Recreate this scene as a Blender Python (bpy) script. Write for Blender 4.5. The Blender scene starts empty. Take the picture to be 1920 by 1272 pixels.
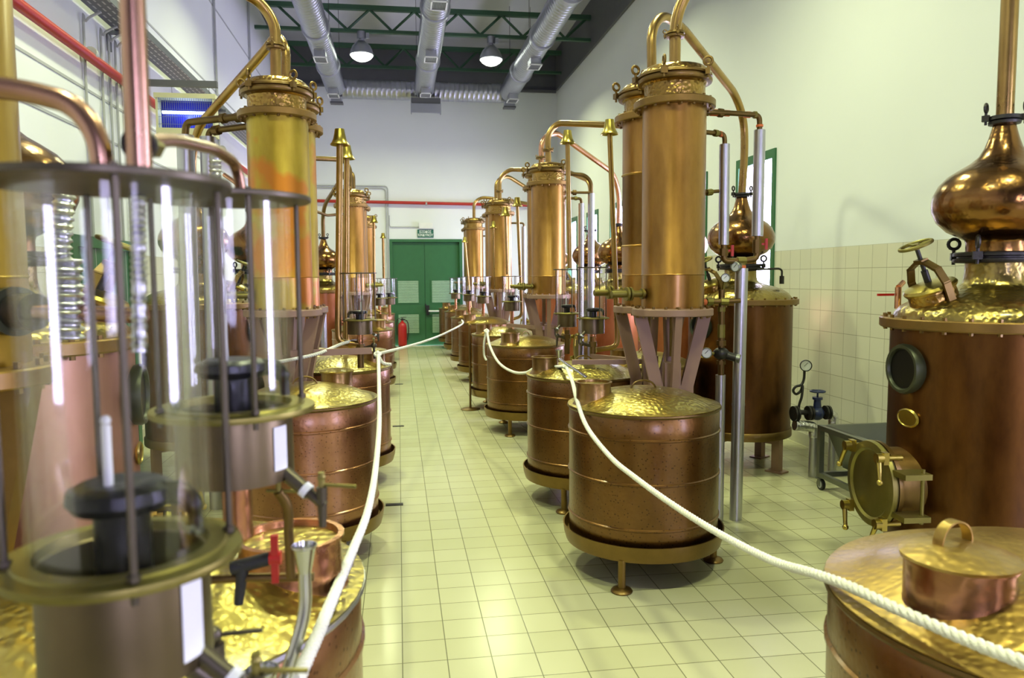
import bpy, math, random
from mathutils import Vector, Matrix
PI = math.pi
rnd = random.Random(7)
sc = bpy.context.scene
COL = sc.collection

# ------------------------------------------------------------------ camera, world, light, exposure
cam_d = bpy.data.cameras.new('camera'); cam = bpy.data.objects.new('camera', cam_d); COL.objects.link(cam)
sc.camera = cam
yaw, pitch, roll = 0.1466, -0.08074, -0.00659
fw = Vector((math.sin(yaw)*math.cos(pitch), math.cos(yaw)*math.cos(pitch), math.sin(pitch)))
rt = Vector((math.cos(yaw), -math.sin(yaw), 0)); up = rt.cross(fw)
r2 = math.cos(roll)*rt + math.sin(roll)*up; u2 = -math.sin(roll)*rt + math.cos(roll)*up
m = Matrix((r2, u2, -fw)).transposed().to_4x4(); m.translation = (0, 0, 1.715)
cam.matrix_world = m
cam_d.sensor_width = 36; cam_d.lens = 36*1435/1920
cam_d.clip_start = 0.05; cam_d.clip_end = 100
cam_d.dof.use_dof = True; cam_d.dof.focus_distance = 5.2; cam_d.dof.aperture_fstop = 4.5

sc.view_settings.view_transform = 'Standard'; sc.view_settings.look = 'None'
sc.view_settings.exposure = 0.06; sc.view_settings.gamma = 1.0
sc.view_settings.use_curve_mapping = False
sc.cycles.use_denoising = True
sc.cycles.max_bounces = 8; sc.cycles.glossy_bounces = 5; sc.cycles.diffuse_bounces = 4
sc.cycles.transparent_max_bounces = 24; sc.cycles.sample_clamp_indirect = 6.0
sc.cycles.caustics_reflective = False; sc.cycles.caustics_refractive = False

w = bpy.data.worlds.new('world'); sc.world = w; w.use_nodes = True
bg = w.node_tree.nodes['Background']; bg.inputs[0].default_value = (0.70, 0.64, 1.0, 1); bg.inputs[1].default_value = 23.0

XL, XR, YB, YF, ZC = -2.74, 4.04, 19.3, -5.0, 7.35
ZDADO = 1.975
LAMP_XY = [(-0.63, 15.7), (1.93, 15.7), (-0.63, 10.9), (1.93, 10.9), (-0.63, 6.1), (1.93, 6.1), (-0.63, 1.3), (1.93, 1.3)]
LAMP_Z = 5.96
LAMP_POWER = 100
LAMP_COL = (0.92, 1.0, 0.56)
# windows: y near, y far, sill, head  (right wall); an unseen one is added in the front wall for fill light
WIN_R = [(7.85, 8.78, 1.0, 3.03), (9.70, 10.63, 1.0, 3.03), (11.55, 12.48, 1.0, 3.03), (13.40, 14.33, 1.0, 3.03), (15.25, 16.18, 1.0, 3.03), (17.1, 18.03, 1.0, 3.03), (0.75, 1.75, 0.9, 3.03), (-3.2, -2.2, 1.0, 3.03)]
WIN_FILL = [(0.9, 2.3, 1.2, 3.4)]
def portal(name, loc, rot, sx, sy):
    l = bpy.data.lights.new(name, 'AREA'); l.shape = 'RECTANGLE'; l.size = sx; l.size_y = sy
    l.cycles.is_portal = True
    o = bpy.data.objects.new(name, l); o.location = loc; o.rotation_euler = rot; COL.objects.link(o)
for i, (a, b, c, d) in enumerate(WIN_R):
    portal('daylight_portal', (XR+0.16, (a+b)/2, (c+d)/2), (0, PI/2, 0), d-c, b-a)
for i, (a, b, c, d) in enumerate(WIN_FILL):
    portal('daylight_portal', ((a+b)/2, YF-0.16, (c+d)/2), (PI/2, 0, 0), b-a, d-c)

# ------------------------------------------------------------------ mesh helpers
class MB:
    def __init__(s): s.v = []; s.f = []
    def add(s, vs, fs, M=None):
        o = len(s.v)
        s.v += [tuple(M @ Vector(p)) if M else tuple(p) for p in vs]
        s.f += [tuple(i+o for i in f) for f in fs]
        return s
    def lathe(s, prof, seg=32, M=None, c=(0, 0, 0)):
        vs, fs = [], []; n = len(prof)
        for (r, z) in prof:
            for k in range(seg):
                a = 2*PI*k/seg; vs.append((c[0]+r*math.cos(a), c[1]+r*math.sin(a), c[2]+z))
        for i in range(n-1):
            for k in range(seg):
                k2 = (k+1) % seg
                fs.append((i*seg+k, i*seg+k2, (i+1)*seg+k2, (i+1)*seg+k))
        if prof[0][0] > 1e-6 and not s_closed(prof): fs.append(tuple(range(seg-1, -1, -1)))
        if prof[-1][0] > 1e-6 and not s_closed(prof): fs.append(tuple((n-1)*seg+k for k in range(seg)))
        return s.add(vs, fs, M)
    def box(s, c, d, M=None, rz=0):
        x, y, z = d[0]/2, d[1]/2, d[2]/2
        T = Matrix.Translation(c) @ Matrix.Rotation(rz, 4, 'Z')
        if M: T = M @ T
        vs = [(i*x, j*y, k*z) for i in (-1, 1) for j in (-1, 1) for k in (-1, 1)]
        return s.add(vs, [(0,1,3,2), (4,6,7,5), (0,4,5,1), (2,3,7,6), (0,2,6,4), (1,5,7,3)], T)
    def tube(s, pts, r, seg=12, M=None, caps=True, closed=False):
        P = [Vector(p) for p in pts]; n = len(P)
        R = r if isinstance(r, (list, tuple)) else [r]*n
        vs, fs = [], []
        prev = None
        for i in range(n):
            if closed: t = P[(i+1) % n]-P[i-1]
            elif i == 0: t = P[1]-P[0]
            elif i == n-1: t = P[-1]-P[-2]
            else: t = (P[i+1]-P[i]).normalized()+(P[i]-P[i-1]).normalized()
            if t.length < 1e-9: t = Vector((0, 0, 1))
            t.normalize()
            if prev is None:
                a = Vector((0, 0, 1)) if abs(t.z) < .9 else Vector((1, 0, 0))
                u = t.cross(a).normalized()
            else:
                u = prev-t*prev.dot(t)
                if u.length < 1e-6: u = t.orthogonal()
                u.normalize()
            prev = u; w_ = t.cross(u)
            for k in range(seg):
                a = 2*PI*k/seg; vs.append(P[i]+(u*math.cos(a)+w_*math.sin(a))*R[i])
        for i in range(n if closed else n-1):
            j = (i+1) % n
            for k in range(seg):
                k2 = (k+1) % seg; fs.append((i*seg+k, i*seg+k2, j*seg+k2, j*seg+k))
        if caps and not closed:
            fs.append(tuple(range(seg-1, -1, -1))); fs.append(tuple((n-1)*seg+k for k in range(seg)))
        return s.add(vs, fs, M)
    def ring(s, R, r, M=None, seg=24, rs=8, c=(0, 0, 0)):
        pts = [(c[0]+R*math.cos(2*PI*k/seg), c[1]+R*math.sin(2*PI*k/seg), c[2]) for k in range(seg)]
        return s.tube(pts, r, rs, M, closed=True)
    def cyl(s, a, b, r, seg=16, r2_=None, M=None):
        return s.tube([a, b], [r, r if r2_ is None else r2_], seg, M)
    def ball(s, c, r, seg=16, M=None, sz=1.0):
        n = seg//2
        return s.lathe([(max(1e-7, r*math.sin(PI*i/n)), -r*sz*math.cos(PI*i/n)) for i in range(n+1)], seg, M, c)
    def plate(s, poly, t, M=None):
        n = len(poly)     # polygon in xz, thickness t along y
        vs = [(x, -t/2, z) for x, z in poly]+[(x, t/2, z) for x, z in poly]
        fs = [tuple(range(n)), tuple(range(2*n-1, n-1, -1))]+[(i, i+n, (i+1) % n+n, (i+1) % n) for i in range(n)]
        return s.add(vs, fs, M)
    def build(s, name, mat, parent=None, ang=40, loc=None):
        me = bpy.data.meshes.new(name); me.from_pydata(s.v, [], s.f)
        me.validate(clean_customdata=False)
        import bmesh
        bm = bmesh.new(); bm.from_mesh(me); bmesh.ops.recalc_face_normals(bm, faces=bm.faces); bm.to_mesh(me); bm.free()
        me.polygons.foreach_set('use_smooth', [True]*len(me.polygons))
        me.set_sharp_from_angle(angle=math.radians(ang))
        me.materials.append(mat)
        o = bpy.data.objects.new(name, me); COL.objects.link(o)
        if parent: o.parent = parent
        if loc: o.location = loc
        return o
def s_closed(p): return p[0] == p[-1]
def along(d, origin=(0, 0, 0), up_=(0, 0, 1)):
    """matrix whose local z axis points along d"""
    d = Vector(d).normalized(); q = d.to_track_quat('Z', 'Y'); return Matrix.Translation(origin) @ q.to_matrix().to_4x4()
def fillet(pts, rad=0.06, n=7):
    P = [Vector(p) for p in pts]; out = [P[0]]
    for i in range(1, len(P)-1):
        a = P[i-1]-P[i]; b = P[i+1]-P[i]
        d = min(rad, a.length*.49, b.length*.49)
        A = P[i]+a.normalized()*d; B = P[i]+b.normalized()*d
        for k in range(n+1):
            t = k/n; out.append(A*(1-t)**2+P[i]*2*t*(1-t)+B*t*t)
    out.append(P[-1]); return out
def catmull(pts, n=8):
    P = [Vector(p) for p in pts]; Q = [P[0]*2-P[1]]+P+[P[-1]*2-P[-2]]; out = []
    for i in range(1, len(Q)-2):
        for k in range(n):
            t = k/n; a, b, c, d = Q[i-1:i+3]
            out.append(.5*((2*b)+(c-a)*t+(2*a-5*b+4*c-d)*t*t+(3*b-a-3*c+d)*t**3))
    out.append(P[-1]); return out
def empty(name, loc, label=None, cat=None, group=None, rz=0):
    o = bpy.data.objects.new(name, None); COL.objects.link(o); o.location = loc; o.rotation_euler = (0, 0, rz)
    o.empty_display_size = .1
    tag(o, label, cat, group); return o
def tag(o, label=None, cat=None, group=None, kind=None):
    if label: o['label'] = label
    if cat: o['category'] = cat
    if group: o['group'] = group
    if kind: o['kind'] = kind
    return o
def copy_tree(o, parent=None, depth=9):
    c = o.copy(); COL.objects.link(c); c.parent = parent
    if parent is not None: c.matrix_parent_inverse = o.matrix_parent_inverse.copy()
    if depth > 0:
        for ch in list(o.children): copy_tree(ch, c, depth-1)
    return c
def dup(o, loc, label, group=None, rz=None, scale=None, depth=9):
    c = copy_tree(o, None, depth); c.location = loc; c['label'] = label
    if group: c['group'] = group
    if rz is not None: c.rotation_euler = (0, 0, rz)
    if scale is not None: c.scale = scale
    return c

# ------------------------------------------------------------------ materials
def mat(name):
    m_ = bpy.data.materials.new(name); m_.use_nodes = True
    nt = m_.node_tree; return m_, nt, nt.nodes['Principled BSDF']
def N(nt, t, **k):
    n = nt.nodes.new(t)
    for a, b in k.items(): setattr(n, a, b)
    return n
def plain(name, col, rough=.5, metal=0.0, bump=0, bscale=60, coat=0, var=.12, vscale=6):
    m_, nt, b = mat(name); L = nt.links.new
    b.inputs['Roughness'].default_value = rough; b.inputs['Metallic'].default_value = metal
    if coat: b.inputs['Coat Weight'].default_value = coat*.55; b.inputs['Coat Roughness'].default_value = .12
    geo = N(nt, 'ShaderNodeNewGeometry'); no = N(nt, 'ShaderNodeTexNoise'); no.inputs['Scale'].default_value = vscale; no.inputs['Detail'].default_value = 4
    L(geo.outputs['Position'], no.inputs['Vector'])
    mx = N(nt, 'ShaderNodeMix', data_type='RGBA'); L(no.outputs['Fac'], mx.inputs['Factor'])
    mx.inputs[6].default_value = tuple(c*(1-var) for c in col)+(1,); mx.inputs[7].default_value = tuple(min(1, c*(1+var)) for c in col)+(1,)
    L(mx.outputs[2], b.inputs['Base Color'])
    if bump:
        n2 = N(nt, 'ShaderNodeTexNoise'); n2.inputs['Scale'].default_value = bscale; L(geo.outputs['Position'], n2.inputs['Vector'])
        bp = N(nt, 'ShaderNodeBump'); bp.inputs['Strength'].default_value = bump; bp.inputs['Distance'].default_value = .01
        L(n2.outputs['Fac'], bp.inputs['Height']); L(bp.outputs[0], b.inputs['Normal'])
    return m_
def copper(name, c1, c2, rough=.32, hammer=0.0, hscale=45, pits=0.0, streak=0.0, blotch=None, coat=0.0):
    """worn copper: two tones by cloudy noise, hammered cells as bump, optional rows of dark pits, streaks"""
    m_, nt, b = mat(name); L = nt.links.new
    b.inputs['Metallic'].default_value = 1.0
    if coat: b.inputs['Coat Weight'].default_value = coat; b.inputs['Coat Roughness'].default_value = .22; b.inputs['Coat IOR'].default_value = 1.6
    geo = N(nt, 'ShaderNodeNewGeometry'); pos = geo.outputs['Position']
    mp = N(nt, 'ShaderNodeMapping'); mp.inputs['Scale'].default_value = (1, 1, .35 if streak else 1); L(pos, mp.inputs['Vector'])
    no = N(nt, 'ShaderNodeTexNoise'); no.inputs['Scale'].default_value = 7 if streak else 4.5; no.inputs['Detail'].default_value = 6; no.inputs['Roughness'].default_value = .62
    L(mp.outputs[0], no.inputs['Vector'])
    cr = N(nt, 'ShaderNodeValToRGB'); cr.color_ramp.elements[0].position = .32; cr.color_ramp.elements[1].position = .68
    cr.color_ramp.elements[0].color = tuple(c1)+(1,); cr.color_ramp.elements[1].color = tuple(c2)+(1,)
    L(no.outputs['Fac'], cr.inputs['Fac']); colour = cr.outputs['Color']
    if blotch:
        n3 = N(nt, 'ShaderNodeTexNoise'); n3.inputs['Scale'].default_value = 2.3; n3.inputs['Detail'].default_value = 3; L(pos, n3.inputs['Vector'])
        r3 = N(nt, 'ShaderNodeValToRGB'); r3.color_ramp.elements[0].position = .53; r3.color_ramp.elements[1].position = .60
        sz = N(nt, 'ShaderNodeSeparateXYZ'); L(pos, sz.inputs[0])
        zr = N(nt, 'ShaderNodeMapRange'); zr.inputs['From Min'].default_value = 2.12; zr.inputs['From Max'].default_value = 1.85; zr.inputs['To Max'].default_value = .16; L(sz.outputs[2], zr.inputs['Value'])
        ad_ = N(nt, 'ShaderNodeMath', operation='ADD'); L(n3.outputs['Fac'], ad_.inputs[0]); L(zr.outputs[0], ad_.inputs[1])
        L(ad_.outputs[0], r3.inputs['Fac'])
        mx = N(nt, 'ShaderNodeMix', data_type='RGBA'); L(r3.outputs['Color'], mx.inputs['Factor']); L(colour, mx.inputs[6]); mx.inputs[7].default_value = tuple(blotch)+(1,)
        colour = mx.outputs[2]
    rr = N(nt, 'ShaderNodeMapRange'); rr.inputs['To Min'].default_value = rough*.8; rr.inputs['To Max'].default_value = rough*1.35
    L(no.outputs['Fac'], rr.inputs['Value']); L(rr.outputs[0], b.inputs['Roughness'])
    last = None
    if hammer:
        vo = N(nt, 'ShaderNodeTexVoronoi', feature='SMOOTH_F1'); vo.inputs['Scale'].default_value = hscale; L(pos, vo.inputs['Vector'])
        bp = N(nt, 'ShaderNodeBump'); bp.inputs['Strength'].default_value = hammer; bp.inputs['Distance'].default_value = .012
        L(vo.outputs['Distance'], bp.inputs['Height']); last = bp.outputs[0]
    if pits:
        vo = N(nt, 'ShaderNodeTexVoronoi'); vo.inputs['Scale'].default_value = 46; vo.inputs['Randomness'].default_value = .8; L(pos, vo.inputs['Vector'])
        r4 = N(nt, 'ShaderNodeValToRGB'); r4.color_ramp.elements[0].position = .14; r4.color_ramp.elements[1].position = .24
        r4.color_ramp.elements[0].color = (1, 1, 1, 1); r4.color_ramp.elements[1].color = (0, 0, 0, 1)
        L(vo.outputs['Distance'], r4.inputs['Fac'])
        mul = N(nt, 'ShaderNodeMath', operation='MULTIPLY'); L(r4.outputs['Color'], mul.inputs[0]); mul.inputs[1].default_value = pits
        mx = N(nt, 'ShaderNodeMix', data_type='RGBA'); L(mul.outputs[0], mx.inputs['Factor']); L(colour, mx.inputs[6]); mx.inputs[7].default_value = (c1[0]*.25, c1[1]*.22, c1[2]*.2, 1)
        colour = mx.outputs[2]
    hs = N(nt, 'ShaderNodeGamma'); hs.inputs['Gamma'].default_value = 1.0; L(colour, hs.inputs[0]); L(hs.outputs[0], b.inputs['Base Color'])
    if last: L(last, b.inputs['Normal'])
    return m_
M = {}
M['lid'] = copper('hammered_copper_lid', (.36, .28, .06), (.54, .43, .11), .30, hammer=.42, hscale=48, coat=.35)
M['vat'] = copper('vat_copper', (.15, .068, .014), (.235, .112, .027), .38, hammer=.10, hscale=60, pits=.75, coat=.45)
M['vat_pink'] = copper('vat_copper_rosy', (.26, .12, .05), (.38, .18, .075), .36, hammer=.10, hscale=60, pits=.6, coat=.5)  # left vats: pink of the surrounding light put into the copper colour
M['spout'] = copper('spout_copper', (.45, .19, .08), (.62, .31, .16), .25, hammer=.15, coat=.3)
M['spout_dark'] = copper('spout_brown_copper', (.20, .12, .035), (.32, .19, .06), .32, hammer=.1, coat=.3)
M['lid_satin'] = copper('satin_copper_lid', (.32, .20, .045), (.46, .31, .085), .38, hammer=.22, hscale=60, coat=.3)
M['column'] = copper('column_copper', (.27, .135, .024), (.42, .22, .046), .34, streak=1, coat=.4)
M['column_gold'] = copper('column_copper_gilded', (.36, .25, .025), (.50, .37, .05), .38, streak=1, blotch=(.52, .19, .025), coat=.3)
M['column_gold_plain'] = copper('column_copper_golden', (.34, .20, .03), (.48, .32, .05), .38, streak=1, coat=.3)
M['band'] = copper('neck_copper_hammered', (.26, .16, .045), (.44, .28, .08), .27, hammer=.5, hscale=50)
M['bronze'] = copper('old_bronze', (.17, .105, .03), (.26, .16, .045), .42, coat=.2)
M['flange'] = copper('flange_bronze', (.21, .125, .035), (.30, .18, .055), .45, coat=.2)
M['pot'] = copper('pot_dark_copper', (.085, .034, .008), (.175, .074, .016), .36, streak=1, coat=.15)
M['pot_rosy'] = copper('pot_rosy_copper', (.40, .20, .13), (.52, .28, .20), .42, streak=1, coat=.5)  # rosy tint of the window daylight put into the pot colour
M['pot_orange'] = copper('pot_orange_copper', (.40, .13, .045), (.54, .20, .08), .40, streak=1, coat=.4)
M['dome'] = copper('pot_dome_copper', (.25, .18, .045), (.38, .28, .075), .27, hammer=.4, hscale=44, coat=.3)
M['head'] = copper('still_head_copper', (.19, .085, .02), (.29, .145, .035), .20, hammer=.12, hscale=46, coat=.3)
M['pipe'] = copper('pipe_copper', (.32, .20, .06), (.44, .28, .09), .27, coat=.2)
M['pipe_red'] = copper('pipe_bright_copper', (.60, .30, .17), (.74, .42, .27), .2)
M['pipe_rosy'] = copper('pipe_rosy_copper', (.34, .18, .11), (.44, .25, .17), .24, coat=.3)
M['pipe_old'] = copper('pipe_brown', (.13, .085, .03), (.21, .135, .05), .4)
M['brass'] = copper('brass', (.34, .26, .05), (.46, .36, .09), .27)
M['brass_dull'] = copper('dull_brass', (.19, .165, .045), (.28, .24, .075), .42)
M['port_ring'] = plain('dark_greenish_iron', (.05, .055, .03), .42, .5)
M['void'] = plain('dark_sight_glass', (.004, .004, .004), .35)
M['void'].node_tree.nodes['Principled BSDF'].inputs['Specular IOR Level'].default_value = .15
M['spout_red'] = copper('spout_reddish_copper', (.24, .10, .035), (.36, .17, .065), .22, hammer=.1, coat=.4)
M['dark_iron'] = plain('dark_iron', (.045, .042, .04), .42, .7, bump=.2)
M['black_metal'] = plain('blackened_metal', (.030, .030, .034), .32, .8, bump=.2)
M['iron_blue'] = plain('blue_enamel', (.02, .03, .10), .35, 0)
M['alu'] = plain('aluminium_jacket', (.50, .50, .53), .36, 1.0, bump=.05, bscale=20)
M['foil'] = plain('crumpled_foil', (.75, .75, .77), .28, 1.0, bump=1.0, bscale=45)
M['steel'] = plain('stainless_steel', (.55, .55, .54), .22, 1.0)
M['steel_dull'] = plain('brushed_steel', (.25, .26, .235), .42, 1.0)
M['galv'] = plain('galvanised_duct', (.40, .41, .46), .36, .95, bump=.1, bscale=15)
M['pewter'] = plain('tinned_metal', (.115, .098, .072), .42, .9, var=.3, vscale=14)
M['bowl'] = plain('tinned_bronze', (.15, .115, .065), .38, .95, var=.3, vscale=10)
M['paint'] = plain('brown_painted_steel', (.33, .20, .14), .5, .2)
M['white_paint'] = plain('white_enamel', (.82, .82, .80), .4)
M['cream'] = plain('cream_plastic', (.62, .60, .36), .45)
M['rope'] = plain('white_rope', (.88, .86, .78), .8, bump=.4, bscale=300)
M['green'] = plain('green_paint', (.028, .135, .045), .42)
M['green_dark'] = plain('dark_green_paint', (.035, .10, .05), .5)
M['green_pale'] = plain('pale_green_louvre', (.42, .62, .42), .5)
M['red'] = plain('red_paint', (.50, .015, .012), .35, coat=.4)
M['red_pipe'] = plain('red_pipe_paint', (.42, .018, .012), .45)
M['black'] = plain('black_rubber', (.015, .015, .017), .5)
M['grey'] = plain('grey_conduit', (.42, .43, .42), .5)
M['grey_dark'] = plain('grey_beam', (.11, .11, .12), .6)
M['tray'] = plain('cable_tray_steel', (.16, .17, .19), .45, .6)
def perforated():
    m_, nt, b = mat('perforated_tray'); L = nt.links.new
    geo = N(nt, 'ShaderNodeNewGeometry'); mp = N(nt, 'ShaderNodeMapping'); mp.inputs['Rotation'].default_value = (0, 0, PI/2); L(geo.outputs['Position'], mp.inputs['Vector'])
    br = N(nt, 'ShaderNodeTexBrick'); br.inputs['Scale'].default_value = 1; br.inputs['Brick Width'].default_value = .12; br.inputs['Row Height'].default_value = .06; br.inputs['Mortar Size'].default_value = .022; br.inputs['Mortar Smooth'].default_value = 0
    br.inputs['Color1'].default_value = (.5, .5, .52, 1); br.inputs['Color2'].default_value = (.5, .5, .52, 1); br.inputs['Mortar'].default_value = (.13, .14, .16, 1)
    L(mp.outputs[0], br.inputs['Vector']); L(br.outputs['Color'], b.inputs['Base Color']); b.inputs['Metallic'].default_value = .4; b.inputs['Roughness'].default_value = .45
    return m_
M['tray_perf'] = perforated()
M['orange'] = plain('orange_sealant', (.70, .16, .04), .6)
M['paper'] = plain('paper_label', (.85, .86, .9), .6, var=.03)
M['dial'] = plain('gauge_dial', (.80, .82, .80), .4, var=.03)
M['sign_green'] = plain('sign_green', (.02, .14, .09), .4)
M['white'] = plain('white_letters', (.85, .9, .85), .5, var=.02)
M['wheel'] = plain('grey_wheel', (.35, .36, .36), .5)
def glass(name, tint=(.985, .99, .985), refl=.0):
    m_, nt, b = mat(name); L = nt.links.new; nt.nodes.remove(b)
    out = nt.nodes['Material Output']; tr = N(nt, 'ShaderNodeBsdfTransparent'); tr.inputs[0].default_value = tuple(tint)+(1,)
    gl = N(nt, 'ShaderNodeBsdfGlossy'); gl.inputs['Roughness'].default_value = .04; gl.inputs[0].default_value = (1, 1, 1, 1)
    lw = N(nt, 'ShaderNodeLayerWeight'); lw.inputs['Blend'].default_value = .45
    ad = N(nt, 'ShaderNodeMath', operation='MULTIPLY_ADD'); ad.inputs[1].default_value = .16; ad.inputs[2].default_value = refl
    L(lw.outputs['Fresnel'], ad.inputs[0]); cl = N(nt, 'ShaderNodeClamp'); L(ad.outputs[0], cl.inputs[0])
    mx = N(nt, 'ShaderNodeMixShader'); L(cl.outputs[0], mx.inputs[0]); L(tr.outputs[0], mx.inputs[1]); L(gl.outputs[0], mx.inputs[2]); L(mx.outputs[0], out.inputs[0])
    return m_
M['glass'] = glass('clear_glass'); M['pane'] = glass('window_glass', (.97, .98, 1), .02)
def emit(name, col, s):
    m_, nt, b = mat(name); b.inputs['Base Color'].default_value = (.8, .8, .8, 1)
    b.inputs['Emission Color'].default_value = tuple(col)+(1,); b.inputs['Emission Strength'].default_value = s; return m_
M['lamp'] = emit('lamp_lens', (.93, 1.0, .80), 9.0)
M['uv'] = emit('blue_tube', (.55, .70, 1.0), 6.0)

def tiles(name, col1, col2, grout, sx, sy, ox, oy, swap, rough, plaster=None, bump=.25):
    """square tiling in world metres; swap: 'xy' floor, 'yz' side walls; plaster above ZDADO"""
    m_, nt, b = mat(name); L = nt.links.new
    geo = N(nt, 'ShaderNodeNewGeometry'); sp = N(nt, 'ShaderNodeSeparateXYZ'); L(geo.outputs['Position'], sp.inputs[0])
    a, c = {'xy': (0, 1), 'yz': (1, 2)}[swap]
    def line(axis, off, size):
        s1 = N(nt, 'ShaderNodeMath', operation='SUBTRACT'); L(sp.outputs[axis], s1.inputs[0]); s1.inputs[1].default_value = off
        s2 = N(nt, 'ShaderNodeMath', operation='DIVIDE'); L(s1.outputs[0], s2.inputs[0]); s2.inputs[1].default_value = size
        fr = N(nt, 'ShaderNodeMath', operation='FRACT'); L(s2.outputs[0], fr.inputs[0])
        s3 = N(nt, 'ShaderNodeMath', operation='SUBTRACT'); L(fr.outputs[0], s3.inputs[0]); s3.inputs[1].default_value = .5
        ab = N(nt, 'ShaderNodeMath', operation='ABSOLUTE'); L(s3.outputs[0], ab.inputs[0])
        fl = N(nt, 'ShaderNodeMath', operation='FLOOR'); L(s2.outputs[0], fl.inputs[0])
        return ab.outputs[0], fl.outputs[0]
    l1, f1 = line(a, ox, sx); l2, f2 = line(c, oy, sy)
    mxx = N(nt, 'ShaderNodeMath', operation='MAXIMUM'); L(l1, mxx.inputs[0]); L(l2, mxx.inputs[1])
    gr = N(nt, 'ShaderNodeMapRange'); gr.inputs['From Min'].default_value = .485; gr.inputs['From Max'].default_value = .492; L(mxx.outputs[0], gr.inputs['Value'])
    cb = N(nt, 'ShaderNodeCombineXYZ'); L(f1, cb.inputs[0]); L(f2, cb.inputs[1])
    wn = N(nt, 'ShaderNodeTexWhiteNoise', noise_dimensions='2D'); L(cb.outputs[0], wn.inputs['Vector'])
    no = N(nt, 'ShaderNodeTexNoise'); no.inputs['Scale'].default_value = 3; no.inputs['Detail'].default_value = 5; L(geo.outputs['Position'], no.inputs['Vector'])
    av = N(nt, 'ShaderNodeMath', operation='ADD'); L(wn.outputs['Value'], av.inputs[0]); L(no.outputs['Fac'], av.inputs[1])
    hv = N(nt, 'ShaderNodeMath', operation='MULTIPLY'); hv.inputs[1].default_value = .5; L(av.outputs[0], hv.inputs[0])
    mc = N(nt, 'ShaderNodeMix', data_type='RGBA'); L(hv.outputs[0], mc.inputs['Factor']); mc.inputs[6].default_value = tuple(col1)+(1,); mc.inputs[7].default_value = tuple(col2)+(1,)
    mg = N(nt, 'ShaderNodeMix', data_type='RGBA'); L(gr.outputs[0], mg.inputs['Factor']); L(mc.outputs[2], mg.inputs[6]); mg.inputs[7].default_value = tuple(grout)+(1,)
    col = mg.outputs[2]
    bp = N(nt, 'ShaderNodeBump'); bp.inputs['Strength'].default_value = bump; bp.inputs['Distance'].default_value = .003; bp.invert = True
    L(gr.outputs[0], bp.inputs['Height'])
    if plaster:
        gt = N(nt, 'ShaderNodeMath', operation='GREATER_THAN'); L(sp.outputs[2], gt.inputs[0]); gt.inputs[1].default_value = ZDADO
        n2 = N(nt, 'ShaderNodeTexNoise'); n2.inputs['Scale'].default_value = 1.2; n2.inputs['Detail'].default_value = 6; L(geo.outputs['Position'], n2.inputs['Vector'])
        mp = N(nt, 'ShaderNodeMix', data_type='RGBA'); L(n2.outputs['Fac'], mp.inputs['Factor']); mp.inputs[6].default_value = tuple(x*.95 for x in plaster)+(1,); mp.inputs[7].default_value = tuple(plaster)+(1,)
        mm = N(nt, 'ShaderNodeMix', data_type='RGBA'); L(gt.outputs[0], mm.inputs['Factor']); L(col, mm.inputs[6]); L(mp.outputs[2], mm.inputs[7]); col = mm.outputs[2]
        mr = N(nt, 'ShaderNodeMapRange'); mr.inputs['To Min'].default_value = rough; mr.inputs['To Max'].default_value = .75; L(gt.outputs[0], mr.inputs['Value']); L(mr.outputs[0], b.inputs['Roughness'])
        iv = N(nt, 'ShaderNodeMath', operation='SUBTRACT'); iv.inputs[0].default_value = 1; L(gt.outputs[0], iv.inputs[1]); 
        ms = N(nt, 'ShaderNodeMath', operation='MULTIPLY'); ms.inputs[1].default_value = bump; L(iv.outputs[0], ms.inputs[0]); L(ms.outputs[0], bp.inputs['Strength'])
    else: b.inputs['Roughness'].default_value = rough
    L(col, b.inputs['Base Color']); L(bp.outputs[0], b.inputs['Normal'])
    return m_
M['floor'] = tiles('floor_tiles', (.48, .465, .27), (.58, .565, .36), (.17, .165, .09), .2, .2, -.012, .1234, 'xy', .22)
M['wall_side'] = tiles('tiled_wall', (.66, .64, .50), (.72, .70, .56), (.36, .34, .24), .2, .2, .095, -.025, 'yz', .22, plaster=(.80, .82, .82))
M['wall'] = plain('white_plaster', (.80, .82, .82), .75, var=.03, vscale=1.5)
M['panel'] = plain('white_wall_panel', (.76, .77, .80), .5, var=.03, vscale=1.5)
M['ceiling'] = plain('ceiling_panel', (.55, .55, .58), .7, var=.06, vscale=2)

# ------------------------------------------------------------------ the room
def struct(name, mb, mt, ang=30):
    o = mb.build(name, mt, ang=ang); o['kind'] = 'structure'; return o
def boxmm(mb, a, b): return mb.box([(a[i]+b[i])/2 for i in range(3)], [abs(b[i]-a[i]) for i in range(3)])
struct('floor', boxmm(MB(), (XL, YF, -.1), (XR, YB, 0)), M['floor'])
struct('ceiling', boxmm(MB(), (XL-.2, YF-.2, ZC), (XR+.2, YB+.2, ZC+.15)), M['ceiling'])
def wall_holes(name, fixed, lo, hi, holes, axis, mt, thick=.2, sign=1):
    """wall slab with rectangular openings; axis 'y': runs along y at x=fixed; 'x': runs along x at y=fixed"""
    mb = MB(); hs = sorted(holes)
    def seg(a0, a1, z0, z1):
        if a1-a0 < 1e-4 or z1-z0 < 1e-4: return
        if axis == 'y': boxmm(mb, (fixed, a0, z0), (fixed+sign*thick, a1, z1))
        else: boxmm(mb, (a0, fixed, z0), (a1, fixed+sign*thick, z1))
    cur = lo
    for (a, b, c, d) in hs:
        seg(cur, a, 0, ZC); seg(a, b, 0, c); seg(a, b, d, ZC); cur = b
    seg(cur, hi, 0, ZC)
    return struct(name, mb, mt)
wall_holes('wall_right', XR, YF-.2, YB+.2, WIN_R, 'y', M['wall_side'])
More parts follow.
